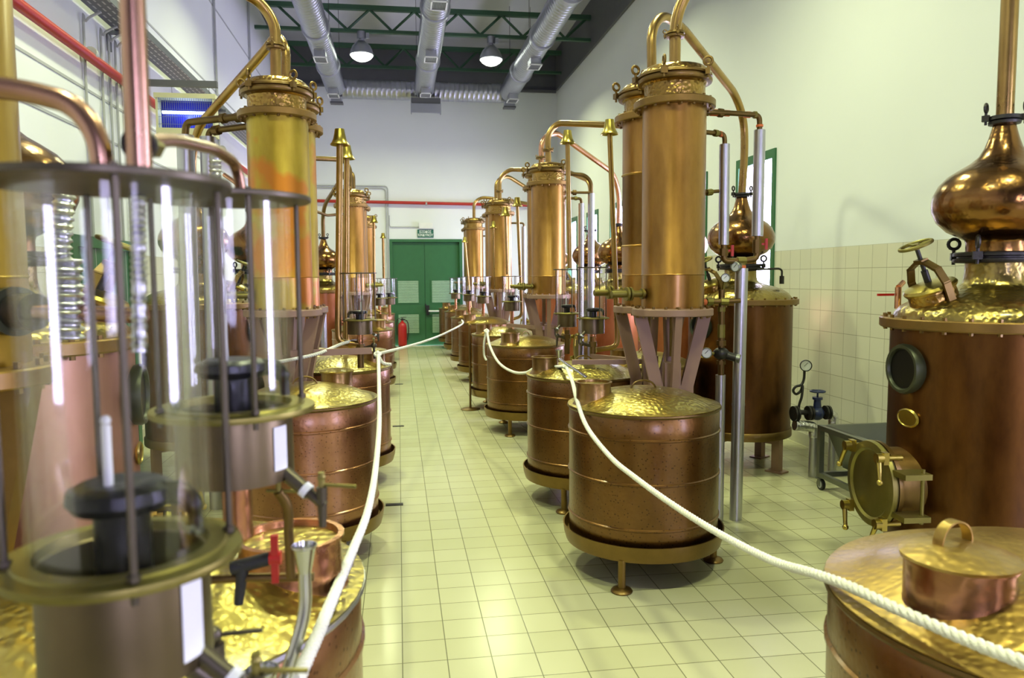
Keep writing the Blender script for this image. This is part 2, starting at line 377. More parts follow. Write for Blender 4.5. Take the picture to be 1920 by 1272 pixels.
wall_holes('wall_front', YF, XL, XR, WIN_FILL, 'x', plain('dark_grey_plaster', (.16, .155, .15), .8), sign=-1)  # unseen wall, coloured dark so the metals reflect less light
DOORX0, DOORX1, DOORZ = -.20, 1.60, 2.67
wall_holes('wall_back', YB, XL-.2, XR, [(DOORX0, DOORX1, 0, DOORZ)], 'x', M['wall'])
mb = MB(); boxmm(mb, (XL-.2, YF-.2, 0), (XL, YB, ZC)); struct('wall_left', mb, M['wall_side'])
# wall panel seams on the left wall (sandwich panels) as thin cover strips
for i, z in enumerate((3.05, 3.42, 4.6, 5.9)):
    mb = MB(); boxmm(mb, (XL, YF, z-.012), (XL+.008, YB, z+.012)); struct('trim_%d' % (i+1), mb, M['grey'])
# dark beams round the top of the back and right walls
mb = MB(); boxmm(mb, (XL, YB-.06, 6.34), (XR-.05, YB, ZC)); struct('trim_5', mb, M['grey_dark'])
mb = MB(); boxmm(mb, (XR-.05, YF, 6.36), (XR, YB-.06, ZC)); struct('trim_6', mb, M['grey_dark'])
mb = MB(); boxmm(mb, (XL, YF, 7.25), (XL+.08, YB, ZC)); struct('trim_7', mb, M['grey_dark'])
mb = MB(); boxmm(mb, (XR-.05, YB-.14, 6.30), (XL, YB-.06, 6.36)); struct('trim_8', mb, M['grey_dark'])
mb = MB(); boxmm(mb, (XR-.012, YF, 0), (XR, YB, .12)); struct('baseboard_right', mb, plain('skirting_tile', (.52, .50, .38), .3))
mb = MB(); boxmm(mb, (XL, YF, 0), (XL+.012, YB, .12)); struct('baseboard_left', mb, bpy.data.materials['skirting_tile'])
# low concrete plinth strip under the right stills
mb = MB()
# windows
for i, (a, b, c, d) in enumerate(WIN_R):
    fr = MB(); t = .05
    for (p, q) in (((XR-.02, a-t*.3, c-.02), (XR+.08, a+t, d+.05)), ((XR-.02, b-t, c-.02), (XR+.08, b+t*.3, d+.05)), ((XR-.02, a+t, d-t), (XR+.08, b-t, d+.05)), ((XR-.02, a+t, c-.02), (XR+.08, b-t, c+t))):
        boxmm(fr, p, q)
    o = struct('window_%d' % (i+1), fr, M['green'])
    p = MB(); boxmm(p, (XR+.05, a+t, c+t), (XR+.056, b-t, d-t)); p.build('pane', M['pane'], o)
for i, (a, b, c, d) in enumerate(WIN_FILL):  # unseen window, added to throw lilac fill on camera-facing surfaces
    fr = MB(); t = .07
    for (p, q) in (((a, YF-.08, c), (a+t, YF+.02, d)), ((b-t, YF-.08, c), (b, YF+.02, d)), ((a+t, YF-.08, d-t), (b-t, YF+.02, d)), ((a+t, YF-.08, c), (b-t, YF+.02, c+t))):
        boxmm(fr, p, q)
    o = struct('window_%d' % (i+9), fr, M['green'])
    p = MB(); boxmm(p, (a+t, YF-.06, c+t), (b-t, YF-.054, d-t)); p.build('pane', M['pane'], o)
# double door in the back wall
fr = MB()
boxmm(fr, (DOORX0, YB-.03, 0), (DOORX0+.07, YB+.12, DOORZ)); boxmm(fr, (DOORX1-.07, YB-.03, 0), (DOORX1, YB+.12, DOORZ)); boxmm(fr, (DOORX0+.07, YB-.03, DOORZ-.07), (DOORX1-.07, YB+.12, DOORZ))
door = struct('door_1', fr, M['green'])
mid = .66
mb = MB(); boxmm(mb, (DOORX0-.1, YB+.12, -.1), (DOORX1+.1, YB+.2, DOORZ+.1)); mb.build('door_backing', M['green_dark'], door)  # added box that blocks outside light leaking through the door gaps
for s, (xa, xb) in enumerate(((DOORX0+.07, mid-.004), (mid+.004, DOORX1-.07))):
    lf = MB(); boxmm(lf, (xa, YB+.05, .02), (xb, YB+.10, DOORZ-.075)); leaf = lf.build('door_leaf', M['green'], door)
    for (z0, z1) in ((1.09, 1.64), (.33, .80)):
        l0, l1 = (xa+.12, xb-.16) if s == 0 else (xa+.17, xb-.12)
        g = MB()
        boxmm(g, (l0-.03, YB+.035, z0-.03), (l0, YB+.05, z1+.03)); boxmm(g, (l1, YB+.035, z0-.03), (l1+.03, YB+.05, z1+.03))
        boxmm(g, (l0, YB+.035, z1), (l1, YB+.05, z1+.03)); boxmm(g, (l0, YB+.035, z0-.03), (l1, YB+.05, z0))
        g.build('louvre_frame', M['green'], leaf)
        g = MB(); n = 16 if z0 > 1 else 13
        for k in range(n):
            z = z0+(k+.5)*(z1-z0)/n
            g.box(((l0+l1)/2, YB+.040, z), (l1-l0, .006, (z1-z0)/n*.62))
        g.build('louvre_slats', M['green_pale'], leaf)
    if s == 1:
        h = MB(); boxmm(h, (mid+.02, YB+.0, .78), (mid+.10, YB+.05, 1.02)); h.cyl((mid+.04, YB-.01, .80), (mid+.0, YB-.04, 1.06), .018, 8); h.build('push_bar_bracket', M['black'], leaf)
        h = MB(); h.cyl((mid+.08, YB-.04, .88), (xb-.08, YB-.04, .87), .022, 10); boxmm(h, (xb-.12, YB-.05, .82), (xb-.04, YB+.05, .93)); h.build('push_bar', M['white_paint'], leaf)
mb = MB(); boxmm(mb, (DOORX0-.05, YB-.06, 0), (DOORX1+.05, YB-.005, .012)); struct('trim_9', mb, M['white_paint'])
# green door in the left wall
fr = MB(); boxmm(fr, (XL, 6.9, 0), (XL+.06, 7.0, 2.1)); boxmm(fr, (XL, 8.3, 0), (XL+.06, 8.4, 2.1)); boxmm(fr, (XL, 7.0, 2.0), (XL+.06, 8.3, 2.1))
d2 = struct('door_2', fr, M['green']); lf = MB(); boxmm(lf, (XL, 7.0, .01), (XL+.035, 8.3, 2.0)); lf.build('door_leaf', M['green'], d2)

# exit sign, box, pipes on the back wall
def text_obj(s, size, loc, rot, mt, parent, name='lettering', ext=.002, sx=1):
    cu = bpy.data.curves.new(name, 'FONT'); cu.body = s; cu.size = size; cu.extrude = ext; cu.align_x = 'CENTER'; cu.align_y = 'CENTER'; cu.space_line = .95
    cu.offset = size*.02
    t = bpy.data.objects.new(name, cu); COL.objects.link(t)
    bpy.context.view_layer.update()
    me = bpy.data.meshes.new_from_object(t); bpy.data.objects.remove(t)
    me.materials.clear(); me.materials.append(mt)
    o = bpy.data.objects.new(name, me); COL.objects.link(o); o.parent = parent; o.location = loc; o.rotation_euler = rot; o.scale = (sx, 1, 1)
    return o
sg = empty('exit_sign', (.69, YB-.02, 2.81), 'green sign with white Greek capitals above the double door', 'sign')
MB().box((0, .01, 0), (.40, .018, .195)).build('board', M['sign_green'], sg)
text_obj('ΕΞΟΔΟΣ\nΚΙΝΔΥΝΟΥ', .088, (0, -.002, 0), (PI/2, 0, 0), M['white'], sg, sx=.82)
el = empty('emergency_light', (.70, YB-.05, 3.0), 'small white emergency light box on the wall above the green sign', 'light')
MB().box((0, .01, 0), (.34, .075, .14)).build('housing', M['white_paint'], el)
rp = empty('fire_main_pipe', (0, YB-.10, 3.55), 'long red pipe running across the back wall above the door', 'pipe')
mb = MB(); mb.cyl((XL+.1, 0, 0.045), (XR-.05, 0, -.045), .038, 12); mb.build('pipe', M['red_pipe'], rp)
for x in (-1.2, .72, 2.6):
    mb = MB(); mb.cyl((x-.02, 0, -.0147*x), (x+.02, 0, -.0147*x-.0006), .045, 12); mb.box((x, .05, -.01), (.03, .1, .02)); mb.build('clamp', M['grey'], rp)
# bundle of grey conduit that turns down beside the door
for k in range(2):
    z = 3.96-k*.055; x = -.215-k*.05
    mb = MB(); mb.tube(fillet([(XL+.15, YB-.03, z), (x, YB-.03, z), (x, YB-.03, .25)], .10), .013, 8)
    tag(mb.build('electrical_conduit', M['grey']), ['outer grey conduit bending down beside the double door', 'inner grey conduit bending down beside the double door'][k], 'conduit', None)
mb = MB(); mb.tube(fillet([(-.19, YB-.03, 3.25), (-.19, YB-.03, 2.97), (.54, YB-.03, 2.97)], .06), .01, 8)
tag(mb.build('electrical_conduit', M['grey']), 'thin grey conduit branching right to the emergency light box', 'conduit')

# fire extinguisher
fe = empty('fire_extinguisher', (.08, YB-.17, 0), 'red fire extinguisher standing before the left leaf of the green door', 'fire extinguisher')
MB().lathe([(.0001, .02), (.08, .02), (.105, .05), (.108, .08), (.108, .50), (.10, .56), (.06, .61), (.03, .63), (.03, .66), (.0001, .66)], 24).build('cylinder', M['red'], fe)
mb = MB(); mb.cyl((0, 0, .66), (0, 0, .72), .025, 10); mb.box((.03, 0, .74), (.14, .03, .02)); mb.box((.03, 0, .70), (.12, .025, .015)); mb.build('valve_head', M['black'], fe)
mb = MB(); mb.tube(catmull([(-.02, 0, .69), (-.10, -.02, .70), (-.14, -.02, .55), (-.13, -.02, .30)]), .012, 8); mb.tube(catmull([(.03, 0, .69), (.13, -.02, .62), (.15, -.02, .4), (.12, -.02, .18)]), .012, 8); mb.build('hose', M['black'], fe)
mb = MB(); mb.cyl((0, 0, 0), (0, 0, .03), .10, 20); mb.build('base_ring', M['black'], fe)

# ------------------------------------------------------------------ roof trusses, ducts, lamps
def truss(y, ztop, zbot, label, mt, phase):
    t = empty('roof_truss', (0, y, 0), label, 'roof truss')
    s = -.004
    boxmm(MB(), (XL+.1, -.05, ztop-.04), (XR-.06, .05, ztop+.05)).build('top_chord', mt, t)
    boxmm(MB(), (XL+.1, -.04, zbot-.03), (XR-.06, .04, zbot+.03)).build('bottom_chord', mt, t)
    p = .87; x = XL+.25+phase
    while x+p < XR-.1:
        for (xa, za, xb, zb) in ((x, ztop-.02, x+p/2, zbot+.02), (x+p/2, zbot+.02, x+p, ztop-.02)):
            MB().cyl((xa, 0, za), (xb, 0, zb), .026, 4).build('diagonal', mt, t)
        x += p
truss(15.7, 6.98, 6.54, 'green lattice roof truss carrying the two lit lamps', M['green_dark'], .29)
truss(18.55, 7.08, 6.62, 'farther green lattice roof truss in shade near the back wall', M['green_dark'], .1)
for y in (10.9, 6.1, 1.3, -3.2):
    pass
mb = MB()
for x in [-2.2+.9*k for k in range(7)]: pass
DZ, DR = 6.0, .215
def duct(x, y0, y1, label, gs, side, elbow):
    d = empty('ventilation_duct', (x, 0, DZ), label, 'duct', 'spiral ducts along the ceiling')
    mb = MB(); prof = []
    y = y0
    while y < y1-.01:
        prof += [(DR, y), (DR+.006, y+.012), (DR, y+.024)]; y += .115
    prof.append((DR, y1)); prof += [(DR*.93, y1+.07), (DR*.7, y1+.13), (.0001, y1+.16)]
    mb.lathe([(.0001, y0)]+prof, 28, Matrix.Rotation(-PI/2, 4, 'X')); mb.build('duct_tube', M['galv'], d)
    for y in gs[1]:
        j = MB(); j.lathe([(DR, y-.05), (DR+.03, y-.045), (DR+.03, y+.045), (DR, y+.05)], 28, Matrix.Rotation(-PI/2, 4, 'X')); j.build('duct_collar', M['galv'], d)
    for y in gs[0]:
        a = side
        g = MB(); T = Matrix.Translation((0, y, 0)) @ Matrix.Rotation(a, 4, 'Y')
        g.box((0, 0, -DR-.03), (.20, .34, .16), T); b_ = g.build('outlet_box', M['galv'], d)
        g = MB(); t = .02
        for (cx, cy, sx, sy) in ((-.11, 0, t, .38), (.11, 0, t, .38), (0, -.18, .24, t), (0, .18, .24, t)): g.box((cx, cy, -DR-.115), (sx, sy, .02), T)
        g.build('grille_frame', M['white_paint'], b_)
        g = MB()
        for k in range(9): g.box((-.088+.022*k, 0, -DR-.114), (.008, .34, .012), T)
        g.build('grille_bars', M['grey_dark'], b_)
    for y in gs[1]:
        for sx in (-DR-.005, DR+.005):
            MB().cyl((sx, y+.1, 0), (sx, y+.1, ZC-DZ), .005, 6).build('hanger_rod', M['dark_iron'], d)
    return d
duct(.66, -4.5, 17.95, 'middle spiral ventilation duct running towards the back wall', ([9.2, 11.55, 14.35, 17.1], [10.4, 12.6, 15.6]), 0, None)
duct(-1.32, -4.5, 17.95, 'left spiral ventilation duct under the ceiling', ([8.5, 14.6, 17.4], [11.5, 13.8, 16.2]), .0, None)
duct(2.62, -4.5, 17.95, 'right spiral ventilation duct under the ceiling', ([8.5, 14.6, 17.4], [11.5, 13.8, 16.2]), .0, None)
d = empty('cross_duct', (0, 18.22, 6.02), 'ribbed duct running crosswise before the back wall, joining the three long ducts', 'duct')
mb = MB(); prof = [(.0001, -1.3)]; x = -1.3
while x < 2.58: prof += [(.215, x), (.221, x+.012), (.215, x+.024)]; x += .11
prof += [(.215, 2.62), (.0001, 2.62)]; mb.lathe(prof, 28, Matrix.Rotation(PI/2, 4, 'Y')); mb.build('duct_tube', M['galv'], d)
db = empty('diffuser_box', (.69, 17.9, 5.72), 'grey metal air diffuser box hanging under the end of the middle duct', 'air diffuser')
MB().box((0, 0, -.03), (.66, .34, .14)).build('housing', M['grey_dark'], db)
mb = MB(); mb.box((0, -.16, -.19), (.66, .06, .20)); mb.box((-.33, -.12, -.19), (.02, .12, .24)); mb.box((.33, -.12, -.19), (.02, .12, .24)); mb.build('front_flap', M['galv'], db)
for x, w_ in ((-1.32, 'left'), (2.62, 'right')):
    e = empty('duct_outlet', (x+.02, 18.05, 5.73), 'small square air outlet under the end of the %s duct' % w_, 'air outlet')
    MB().box((0, 0, .0), (.24, .2, .10)).build('housing', M['galv'], e); MB().box((0, 0, -.07), (.28, .22, .04)).build('grille', M['grey_dark'], e)

def lamp(x, y, label):
    l = empty('pendant_lamp', (x, y, LAMP_Z), label, 'lamp', 'round factory lamps under the roof')
    MB().lathe([(.235, .12), (.24, .14), (.225, .16), (.21, .22), (.17, .30), (.10, .37), (.075, .39), (.075, .40), (.0001, .40)][::1], 32).build('reflector', M['galv'], l)
    mb = MB(); mb.cyl((0, 0, .40), (0, 0, .44), .05, 16); mb.cyl((0, 0, .43), (0, 0, .57), .085, 20); mb.box((.12, 0, .5), (.06, .06, .1)); mb.cyl((0, 0, .57), (0, 0, .62), .02, 8); mb.build('ballast_housing', M['galv'], l)
    MB().lathe([(.0001, 0), (.06, .006), (.12, .027), (.18, .066), (.215, .105), (.228, .14), (.0001, .14)], 32).build('lens', M['lamp'], l)
    ld = bpy.data.lights.new('lamp_light', 'AREA'); ld.shape = 'DISK'; ld.size = .40; ld.spread = math.radians(150); ld.energy = LAMP_POWER; ld.color = LAMP_COL
    lo = bpy.data.objects.new('lamp_light', ld); COL.objects.link(lo); lo.parent = l; lo.location = (0, 0, -.015)
    return l
LL = ['left lit pendant lamp beneath the green truss', 'right lit pendant lamp beneath the green truss']
l0 = lamp(LAMP_XY[0][0], LAMP_XY[0][1], LL[0])
for i, (x, y) in enumerate(LAMP_XY[1:]):
    dup(l0, (x, y, LAMP_Z), LL[1] if i == 0 else 'round pendant lamp in the %s lamp row, %s of the barrels' % (('right', 'left')[i % 2], ('', 'far end', 'middle', 'near end', 'camera side')[(i+1)//2]))
mb = MB(); mb.cyl((.30, 15.6, 6.3), (.30, 15.6, ZC), .004, 6)

# ------------------------------------------------------------------ left wall furniture
def fire_left():
    t = empty('fire_main_pipe', (XL+.10, 0, 3.75), 'red pipe running along the left wall under the cable tray', 'pipe')
    MB().cyl((0, YF+.1, 0), (0, YB-.15, -.16), .045, 14).build('pipe', M['red_pipe'], t)
    for y in (2.5, 7.4, 12.5):
        mb = MB(); mb.cyl((0, y-.025, -.04), (0, y+.025, -.04), .053, 14); mb.box((-.05, y, -.04), (.1, .03, .02)); mb.build('clamp', M['grey'], t)
fire_left()
t = empty('cable_tray', (XL+.2, 0, 4.12), 'perforated steel cable tray running along the left wall', 'cable tray')
mb = MB(); mb.box((0, 7, 0), (.24, 23, .006)); mb.box((-.12, 7, .03), (.005, 23, .07)); mb.box((.12, 7, .03), (.005, 23, .07)); mb.build('tray', M['tray_perf'], t)
for y in (4.6, 8.1, 11.6, 15.1):
    mb = MB(); mb.box((-.02, y, -.02), (.36, .045, .035)); mb.box((-.18, y, -.10), (.02, .05, .2)); mb.build('bracket', M['tray'], t)
for k, (y, top) in enumerate(((7.45, 3.95), (7.85, 3.9), (8.05, 3.9), (8.22, 3.9), (8.45, 3.9), (8.7, 3.9))):
    mb = MB(); mb.tube(catmull([(XL+.16, y+.05, 4.10), (XL+.05, y, 4.0), (XL+.025, y, 3.8), (XL+.025, y, 1.2)], 5), .012, 8)
    tag(mb.build('electrical_conduit', M['grey']), 'thin vertical conduit on the left wall, number %s from the near end of its row' % ('one', 'two', 'three', 'four', 'five', 'six')[k], 'conduit', 'conduits down the left wall')
for y, nm in ((12.6, 'left wall, nearer of the two tall ones'), (15.5, 'left wall, farther of the two tall ones')):
    mb = MB(); mb.cyl((XL+.03, y, .3), (XL+.03, y, ZC-.12), .02, 8); tag(mb.build('electrical_conduit', M['grey']), 'tall vertical grey conduit on the '+nm, 'conduit')
# insect killer lamp with blue tube
ik = empty('insect_killer', (-2.105, 8.4, 3.19), 'cream insect killer box glowing blue, hung from a bar on the left wall', 'insect killer')
T = None
mb = MB(); mb.box((0, .0, .36), (.54, .16, .045)); mb.box((0, 0, .015), (.52, .16, .075)); mb.box((-.25, 0, .19), (.02, .14, .32)); mb.box((.25, 0, .19), (.02, .14, .32)); mb.build('housing', M['cream'], ik)
mb = MB(); mb.box((0, .05, .19), (.48, .01, .30)); mb.build('back_plate', plain('blue_lit_plate', (.006, .012, .26), .4), ik)
mb = MB()
for k in range(25): mb.cyl((-.23+.0192*k, -.065, .05), (-.23+.0192*k, -.065, .34), .0018, 4)
for k in range(4): mb.cyl((-.24, -.065, .09+.07*k), (.24, -.065, .09+.07*k), .0018, 4)
mb.build('wire_grid', M['steel_dull'], ik)
mb = MB(); mb.cyl((-.22, 0, .215), (.22, 0, .215), .014, 10); mb.build('blue_tube', M['uv'], ik)
mb = MB()
for x in (-.13, .2): mb.cyl((x, 0, .38), (x, 0, .465), .002, 5)
mb.build('hanging_wire', M['dark_iron'], ik)
pl = bpy.data.lights.new('blue_tube_light', 'POINT'); pl.energy = 2; pl.color = (.25, .35, 1); pl.shadow_soft_size = .03; ik.scale = (1.10, 1.1, 1.05)
po = bpy.data.objects.new('blue_tube_light', pl); COL.objects.link(po); po.parent = ik; po.location = (0, -.02, .19)
mb = MB(); boxmm(mb, (XL, 8.37, 3.675), (-1.80, 8.43, 3.735)); tag(mb.build('wall_bar', M['grey_dark']), 'dark steel bar reaching out from the left wall over the insect killer', 'bar')

# ------------------------------------------------------------------ builders of the distillery
def eyebolt(name, M_, mt, parent, s=1.0):
    mb = MB(); mb.cyl((0, 0, -.03*s), (0, 0, .03*s), .006*s, 8, M=M_); mb.box((0, 0, 0), (.02*s, .03*s, .028*s), M_)
    mb.ring(.019*s, .0065*s, M_ @ Matrix.Translation((0, 0, .048*s)) @ Matrix.Rotation(PI/2, 4, 'X'), 14, 7)
    return mb.build(name, mt, parent)
def bolts(parent, R, z, n, mt, name='bolt', s=.011, h=.02, both=0.0, phase=0):
    me = None
    for k in range(n):
        a = 2*PI*(k+phase)/n
        if me is None:
            mb = MB(); mb.lathe([(.0001, -both-h*.9 if both else 0), (s, -both-h*.9 if both else 0), (s, h), (.0001, h)], 6)
            o = mb.build(name, mt, parent); me = o.data
        else:
            o = bpy.data.objects.new(name, me); COL.objects.link(o); o.parent = parent
        o.location = (R*math.cos(a), R*math.sin(a), z)
def bolts_in(mb, R, z, n, s=.011, h=.02, both=0.0):
    for k in range(n):
        a = 2*PI*k/n; x, y = R*math.cos(a), R*math.sin(a)
        mb.cyl((x, y, z), (x, y, z+h), s, 6)
        if both: mb.cyl((x, y, z-both-h), (x, y, z-both), s, 6)

def make_vat(name, loc, label, shell='vat', r=.434, top=.97, neck_ang=PI, neck_r=.10, lidded='flat', group='copper collecting vats', handle=True, bottom=.215, seg=56, rim='pipe_old', lidm='lid', nm='spout_dark'):
    t = empty(name, loc, label, 'vat', group)
    b = bottom
    prof = [(.0001, b), (r-.01, b), (r, b+.012)]
    hs = [b+(top-b)*f for f in (.17, .50, .82)]
    for z in hs: prof += [(r, z-.009), (r+.007, z-.004), (r+.007, z+.004), (r, z+.009)]
    prof += [(r, top-.02), (r-.012, top-.005), (.0001, top-.01)]
    MB().lathe(prof, seg).build('barrel', M[shell], t)
    MB().lathe([(r-.006, top-.018), (r+.004, top-.018), (r+.012, top-.008), (r+.010, top), (r-.02, top), (r-.02, top-.018), (r-.006, top-.018)], seg).build('rim', M[rim], t)
    hd = .095*(r/.434)
    lid = MB().lathe([(r+.007, top+.001), (r+.008, top+.005), (r*.9, top+.014), (r*.8, top+.036), (r*.62, top+hd*.70), (r*.4, top+hd*.90), (r*.2, top+hd*.98), (.0001, top+hd)], seg).build('lid', M[lidm], t)
    if handle:
        h = MB(); pts = [(.075*math.cos(a), 0, top+hd-.012+.055*math.sin(a)) for a in [PI*k/12 for k in range(13)]]
        h.tube(pts, .006, 8); h.build('lid_handle', M['pipe_old'], t)
    # filler neck near the rim
    nx, ny = .30*math.cos(neck_ang), .30*math.sin(neck_ang); nt_ = 1.105+(top-.97)
    nk = MB(); nk.lathe([(neck_r*1.25, top+.005), (neck_r*1.05, top+.03), (neck_r, top+.045), (neck_r, nt_-.006), (neck_r+.007, nt_-.004), (neck_r+.007, nt_+.003), (neck_r-.006, nt_+.003), (neck_r-.008, nt_-.02), (.0001, nt_-.025)], 32, c=(nx, ny, 0))
    neck = nk.build('filler_neck', M[nm], t)
    if lidded == 'flat':
        c = MB(); c.lathe([(neck_r+.012, nt_+.001), (neck_r+.013, nt_+.008), (neck_r*.7, nt_+.018), (.0001, nt_+.024)], 32, c=(nx, ny, 0)); c.build('neck_cover', M['lid'], neck)
    elif lidded == 'strap':
        c = MB(); c.lathe([(neck_r+.008, nt_+.001), (neck_r+.010, nt_+.008), (neck_r*.7, nt_+.022), (neck_r*.3, nt_+.030), (.0001, nt_+.032)], 40, c=(nx, ny, 0)); cv = c.build('neck_cover', M['lid_satin'], neck)
    elif lidded == 'open':
        c = MB(); c.lathe([(neck_r-.007, nt_-.012), (neck_r*.6, nt_-.030), (.0001, nt_-.04)], 32, c=(nx, ny, 0)); c.build('neck_cover', M['lid'], neck)
    # oval maker's badge seen edge-on at the aisle side
    return t
def make_stand(loc, label, angs, r=.447, rf=.44, group='vat stands', mt='bronze'):
    t = empty('vat_stand', loc, label, 'stand', group)
    MB().lathe([(r-.07, .185), (r-.01, .17), (r+.006, .172), (r+.018, .215), (r+.024, .262), (r+.016, .262), (r+.004, .205), (r-.07, .205), (r-.07, .185)], 56).build('tray_ring', M[mt], t)
    for a in angs:
        x, y = rf*math.cos(a), rf*math.sin(a)
        lg = MB(); lg.cyl((x, y, .02), (x, y, .18), .021, 14); lo = lg.build('leg', M[mt], t)
        MB().lathe([(.0001, 0), (.056, 0), (.060, .008), (.052, .018), (.025, .026), (.0001, .03)], 24, c=(x, y, 0)).build('foot', M[mt], lo)
    return t
A3 = [math.radians(a) for a in (238, 358, 118)]
A3 = [math.atan2(-.37, -.235), math.atan2(-.02, .44), math.atan2(.39, -.2)]

# ---- vats, right row
v = make_vat('copper_vat', (1.41, 4.29, 0), 'large copper vat right of the aisle, the nearest one seen whole', handle=True, lidded='open', neck_ang=PI)
s_ = make_stand((1.41, 4.29, 0), 'three-legged bronze stand carrying the nearest whole vat right of the aisle', A3)
# oval badge and side seam
dup(v, (1.40, 5.72, 0), 'copper vat right of the aisle, just behind the nearest whole vat')
dup(s_, (1.40, 5.72, 0), 'round stand under the vat close behind the nearest whole vat, right of the aisle')
dup(v, (2.09, 6.34, 0), 'copper vat mostly hidden behind the two front right vats and the column stand', rz=.6)
dup(s_, (2.09, 6.34, 0), 'stand under the mostly hidden vat behind the front right vats', rz=.3)
dup(v, (1.40, 8.45, 0), 'copper vat behind the sagging middle rope, right of the aisle', rz=.82)
dup(s_, (1.40, 8.45, 0), 'stand with thin legs under the vat behind the sagging middle rope')
dup(v, (1.38, 9.98, 0), 'copper vat beside the rope post, second behind the sagging rope', rz=.3)
dup(s_, (1.38, 9.98, 0), 'stand under the vat beside the rope post')
dup(v, (1.41, 12.65, 0), 'copper vat in the right row where the rope across the aisle ends', rz=.5)
dup(s_, (1.41, 12.65, 0), 'stand under the vat where the rope across the aisle ends')
dup(v, (1.40, 14.30, 0), 'copper vat in the right row, just beyond the end of the rope across the aisle', rz=.5)
dup(s_, (1.40, 14.30, 0), 'stand just beyond the end of the rope across the aisle, right row')
dup(v, (1.43, 16.85, 0), 'second last copper vat of the right row, by the green door', rz=.5)
dup(s_, (1.43, 16.85, 0), 'stand under the second last vat of the right row')
dup(v, (1.40, 18.62, 0), 'last copper vat of the right row, beside the green door', rz=.5)
dup(s_, (1.40, 18.62, 0), 'stand under the last vat of the right row')
# near right vat with a lidded neck and a strap handle
v1 = make_vat('copper_vat', (1.42, 1.42, 0), 'big copper vat in the bottom right corner with a lidded neck and strap handle', r=.475, top=1.0, lidded='strap', handle=False, neck_ang=PI+.1, neck_r=.103, lidm='lid_satin', nm='spout_red')
for ch in v1.children:
    if ch.name.startswith('filler_neck'): ch.location = (.012, -.005, -.004)
nz = 1.135+.031
cx, cy = 1.42+.30*math.cos(PI+.1), 1.42+.30*math.sin(PI+.1)
for ch in v1.children:
    if ch.name.startswith('filler_neck'): nk1 = ch
mb = MB(); pts = []
for k in range(17):
    a = PI*k/16; pts.append((math.cos(a)*.043, 0, .052*math.sin(a)**.8))
vs = []; fs = []
for k, (x, y, z) in enumerate(pts):
    n_ = Vector((math.cos(PI*k/16), 0, math.sin(PI*k/16)))
    for (dy, dn) in ((-.012, 0), (.012, 0), (.012, .003), (-.012, .003)): vs.append((x+n_.x*dn, dy, z+n_.z*dn))
for k in range(16):
    for j in range(4): fs.append((k*4+j, k*4+(j+1) % 4, (k+1)*4+(j+1) % 4, (k+1)*4+j))
fs += [(0, 1, 2, 3), (67, 66, 65, 64)]
mb.add(vs, fs, Matrix.Translation((cx-1.42, cy-1.42+.02, nz-.012)) @ Matrix.Rotation(.25, 4, 'Z')); mb.build('strap_handle', M['lid_satin'], nk1)
s1 = make_stand((1.42, 1.42, 0), 'stand under the big vat in the bottom right corner', A3, r=.49)
# ---- vats, left row
vl = make_vat('copper_vat', (-.585, 4.85, 0), 'large copper vat left of the aisle behind the white rope, with a covered neck', shell='vat_pink', lidded='flat', neck_ang=.95, handle=True)
sl = make_stand((-.585, 4.85, 0), 'round stand under the large vat left of the aisle', [PI-a for a in A3])
dup(vl, (-.52, 6.55, 0), 'copper vat left of the aisle, just behind the rope knot', rz=-1.0)
dup(sl, (-.52, 6.55, 0), 'stand under the vat just behind the left rope knot')
dup(vl, (-.93, 7.45, 0), 'copper vat left of the aisle, its lid half hidden behind the horizontal bar', rz=1.3)
dup(sl, (-.93, 7.45, 0), 'stand under the left vat hidden behind the horizontal bar')
dup(vl, (-.53, 11.35, 0), 'small looking copper vat far down the left row, left of the fire extinguisher', rz=-1.6)
dup(sl, (-.53, 11.35, 0), 'stand under the far vat left of the fire extinguisher')
dup(vl, (-.52, 13.25, 0), 'copper vat far down the left row, just behind the one left of the fire extinguisher', rz=-1.6)
dup(sl, (-.52, 13.25, 0), 'stand just behind the far stand of the left row')
dup(vl, (-.52, 16.2, 0), 'last copper vat of the left row by the back wall', rz=-1.6)
dup(sl, (-.52, 16.2, 0), 'stand under the last vat of the left row')
v0 = make_vat('copper_vat', (-.60, 1.78, 0), 'near copper vat at the bottom left with bright hammered lid and open necked filler', shell='vat_pink', r=.50, top=1.01, lidded='open', handle=False, neck_ang=-.11, neck_r=.112, nm='spout', rim='alu')
for ch in v0.children:
    if ch.name.startswith('filler_neck'): ch.location = (.05, 0, -.01)
s0 = make_stand((-.60, 1.78, 0), 'stand under the near vat at the bottom left', [PI-a for a in A3], r=.515)

